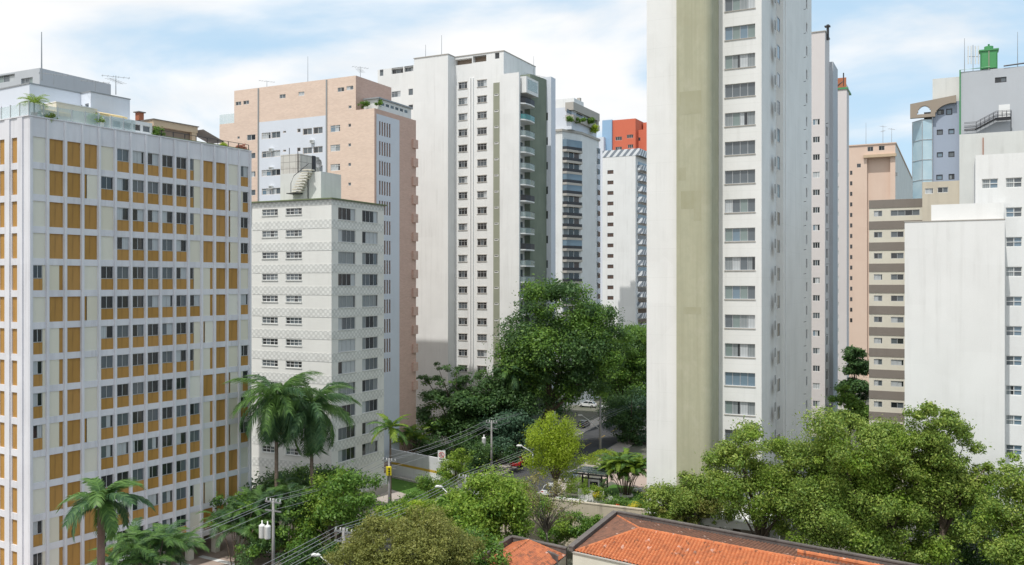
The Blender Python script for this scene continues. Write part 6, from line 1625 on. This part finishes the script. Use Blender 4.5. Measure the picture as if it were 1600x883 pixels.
# ================================================================== on the roofs
def antenna(label, p, h, name='antenna', yagi=0, r=.05, m='metal_grey', cat='antenna'):
    root = thing(name, label, cat, p); q = MB(); q.cyl(0, 0, 0, h, r, m, 6, r * .5); q.build('mast', root)
    for k in range(yagi):
        z = h * (.93 - .22 * k); q = MB(); a = .5 + k; q.tube([(-1.3 * cos(a), -1.3 * sin(a), z), (1.3 * cos(a), 1.3 * sin(a), z)], .02, m, 4)
        for i in range(6): u = -1.2 + i * .48; q.tube([(u * cos(a) - .5 * sin(a), u * sin(a) + .5 * cos(a), z), (u * cos(a) + .5 * sin(a), u * sin(a) - .5 * cos(a), z)], .015, m, 4)
        q.build('yagi', root)
    return root
def zpx(py, Y): return H + (441.5 - py) / F * Y
def rp(px, Y, z): v_ = at(px, Y); v_.z = z; return v_
Yp = BA.wp(-6, 3).y
zA = BA.zr(46, 131, -4)
p = BA.world(BA.fx(65, 2.5), 2.5, zA + .12); antenna('tall thin mast on the white penthouse at the left', p, zpx(50, p.y) - p.z, 'mast', 0, .07, cat='mast')
def onroof(B_, px, yloc, z): return B_.world(B_.fx(px, yloc), yloc, z)
yq_ = BA.ry(160, -4)
p = onroof(BA, 181, yq_, zq_a if False else BA.zr(142, 144, -2.4) + .1); antenna('television antenna with crossed rods on the white penthouse', p, max(1.5, zpx(118, p.y) - p.z), 'television_antenna', 2)
p = onroof(BA, 149, yq_ - 2, BA.zr(142, 144, -2.4) + .1); antenna('short antenna left of the crossed television antenna', p, max(1.0, zpx(128, p.y) - p.z), 'television_antenna', 1)
p = onroof(BA, 84, 4, zA + .12); antenna('small spidery antenna on the front edge of the white penthouse', p, max(1.0, zpx(124, p.y) - p.z), 'television_antenna', 1, .03)
for px_, Lb, py_, yg in ((481, 'thin mast on the middle of the peach roof', 88, 0), (417, 'television antenna above the left part of the peach roof', 126, 1), (569, 'television antenna above the right end of the peach roof', 104, 2)):
    xl = BP.fx(px_, 2) if px_ != 569 else BP.fx(px_, 3); xl = min(xl, -4); p = BP.world(xl, 2, BP_zp - .3); antenna(Lb, p, max(1.5, zpx(py_, p.y) - p.z), 'antenna', yg, .05)
p = BC.world(BC.fx(665, 4), 4, BC_z - .3); antenna('slim mast left on the tall white roof in the centre', p, zpx(70, p.y) - p.z, 'mast', 0, .07, cat='mast')
p = BC.world(BC.fx(690, 4), 4, BC_z - .3); antenna('slim mast right on the tall white roof in the centre', p, zpx(55, p.y) - p.z, 'mast', 0, .07, cat='mast')
xq1, yqq, yb2_, gz_ = BCq
p = BC.world(xq1 - 1, yb2_ - 3, gz_); antenna('slim mast above the green balcony wall', p, zpx(88, p.y) - p.z, 'mast', 0, .06, cat='mast')
# tubular guard rail on the green wall block
q = MB(); zz = gz_
for i in range(9): a = i / 8; q.tube([(xq1 - 3 + 3 * a, yb2_ - 3 + 7 * a, zz), (xq1 - 3 + 3 * a, yb2_ - 3 + 7 * a, zz + 1.0)], .03, 'metal_grey', 4)
for dz in (.5, 1.0): q.tube([(xq1 - 3, yb2_ - 3, zz + dz), (xq1, yb2_ + 4, zz + dz)], .03, 'metal_grey', 4)
o = q.build('roof_rail', BC.root)
# satellite dish on the tiled block's stair tower
p = BT.world(BT_xt[0] - 2.2, BT_xt[1] + 2.5, BT_xt[2]); dsh = thing('satellite_dish', 'round grey satellite dish on the stair tower of the tiled block', 'satellite dish', p, -.6)
q = MB(); q.cyl(0, 0, 0, 1.0, .05, 'metal_grey', 6); q.build('mast', dsh)
q = MB(); n = 16; prof_ = [(.02, 0), (.3, .04), (.6, .16)]
for (r0, d0), (r1, d1) in zip(prof_, prof_[1:]):
    for i in range(n):
        a0, a1 = 2 * pi * i / n, 2 * pi * (i + 1) / n
        q.face([(cos(a) * r, -d - .02, 1.45 + sin(a) * r) for r, d, a in ((r0, d0, a0), (r0, d0, a1), (r1, d1, a1), (r1, d1, a0))], 'metal_grey')
q.tube([(0, 0, 1.0), (0, -.02, 1.45), (0, -.5, 1.45)], .025, 'metal_dark', 5); q.build('dish', dsh)
# green cooling tower and antennas on the big grey wall
xg = BG.fx(1545, BGy + 1.2); p = BG.world(xg, BGy + 1.6, BGz); cw = thing('cooling_tower', 'green square cooling tower on the big grey wall', 'cooling tower', p, GRID)
hw_ = (BG.fx(1559, BGy) - BG.fx(1532, BGy)) / 2; hh = zpx(79, p.y) - p.z
q = MB(); q.block(-hw_, hw_, -hw_ * .8, hw_ * .8, .35, hh * .93, 'tank_green', top='tank_green_dark'); q.build('body', cw)
q = MB()
for x_ in (-hw_, -.08, hw_ - .16): q.box(x_, x_ + .16, -hw_ * .8 - .08, -hw_ * .8 - .002, 0, hh * .93, 'tank_green_dark' if x_ != -.08 else 'olive_grey')
q.box(-hw_ - .2, hw_ + .2, -hw_ * .8 - .15, hw_ * .8 + .15, hh * .93 + .002, hh * 1.0, 'tank_green'); q.build('frame', cw)
q = MB(); q.cyl(0, 0, hh + .002, hh * 1.18, hw_ * .55, 'tank_green', 18); q.cyl(0, 0, hh * 1.18 + .002, hh * 1.3, hw_ * .12, 'tank_green_dark', 8); q.build('fan_stack', cw)
p = BG.world(BG.fx(1507, BGy + .6), BGy + .6, BGz); antenna('thin mast at the left end of the big grey wall', p, zpx(60, p.y) - p.z, 'mast', 0, .06, cat='mast')
p = BG.world(BG.fx(1590, BGy + .6), BGy + .6, BGz); antenna('thin mast right of the green cooling tower', p, zpx(50, p.y) - p.z, 'mast', 0, .06, cat='mast')
p = BG.world(BG.fx(1526, BGy + .6), BGy + .6, BGz); an = thing('panel_antenna', 'rack of upright panel antennas left of the green cooling tower', 'antenna', p)
for x_ in (-1.4, -.9, -.2, .3): q = MB(); q.box(x_ - .08, x_ + .08, -.06, .06, 1.2, 4.2, 'frame_white'); q.build('panel', an)
q = MB(); q.cyl(-.55, .1, 0, 4.4, .05, 'metal_grey', 6); q.box(-1.5, .5, .07, .12, 2.4, 2.5, 'metal_grey'); q.build('mast', an)
# antennas over the salmon block
for dx_, h_, yg, lb in ((3.5, 6, 2, 'cluster antenna above the left of the salmon block'), (8.0, 7, 0, 'thin mast above the middle of the salmon block'), (1.2, 5, 1, 'television antenna above the right of the salmon block')):
    p = BS.world(-dx_, 4, BS_z); antenna(lb, p, h_, 'antenna', yg, .07)
# roof plants
def potted(name, label, p, n=7, L=.9, mats=('palm_bright',), cat='potted plant', potm='terracotta', stem=.5):
    root = thing(name, label, cat, p); q = MB(); q.lathe([(.2, 0), (.3, .45), (.33, .5), (.25, .5)], potm, 12); q.build('pot', root, True)
    q = MB(); q.cyl(0, 0, .45, .5 + stem, .07, 'palm_bark', 7); q.build('trunk', root)
    fm = frond_mesh(L, 0, 1.2, L * .35, 16, .3, mats[0], 77, .03, .3)
    for k in range(n): o = link('frond', fm, root, (0, 0, .5 + stem)); o.rotation_euler = (0, -(1.1 - .9 * k / n), k * 2.4)
potted('potted_palm', 'potted palm behind the glass balustrade at the roof corner', BA.world(-.7, .9, TOP_A if False else H + 14.8), 14, 1.5, stem=.9)
ZA = H + 14.8
def roofbush(label, B_, px, xl, py, r_px, m, n=700):
    y_ = B_.ry(px, xl); p = B_.wp(xl, y_); z_ = zpx(py, p.y)
    tree('roof_plant', label, px, p.y, [(px, py, r_px, r_px * .6)], n, .16, (m,), nsub=14, clump=.45, base_z=ZA, tr=.04, cat='plant', limbs=5)
roofbush('yellow-green plants in the glass roof balustrade', BA, 148, -.6, 186, 10, 'leaf_fresh')
roofbush('grey-green plants behind the glass roof balustrade near the awning', BA, 75, -.6, 181, 12, 'leaf_glossy')
roofbush('leafy roof plants spilling left of the tan roof lounge', BA, 247, -.5, 205, 10, 'leaf_mid')
roofbush('yellowish roof plant on the right of the roof rail', BA, 348, -.5, 228, 7, 'leaf_lime', 500)
roofbush('reddish roof plant at the right end of the amber block', BA, 376, -.5, 230, 8, 'leaf_rust', 500)
p = BP.world(-1.5, .8, BP_z); tree('roof_plant', 'green planter hedge on the peach roof terrace', 575, p.y, [(568, 164, 10, 4), (590, 160, 6, 5)], 900, .2, ('leaf_mid',), nsub=14, clump=.5, base_z=BP_z, trunk=False, cat='plant', crown='foliage')
for px_, py_, rx_, lb in ((890, 187, 6, 'left clump of planter greenery on the octagonal tower'), (905, 188, 8, 'middle clump of planter greenery on the octagonal tower'), (922, 189, 7, 'right clump of planter greenery on the octagonal tower'), (929, 200, 5, 'yellow-green bush on the lower terrace of the octagonal tower')):
    p = BO.wp(.6, BO.ry(px_, .6)); tree('roof_plant', lb, px_, p.y, [(px_, py_, rx_, 3.5 if px_ < 925 else 5)], 600, .35, ('leaf_mid',) if px_ < 925 else ('leaf_lime',), nsub=12, clump=.55, base_z=BO_z[0] + .5, trunk=False, cat='plant', crown='foliage')
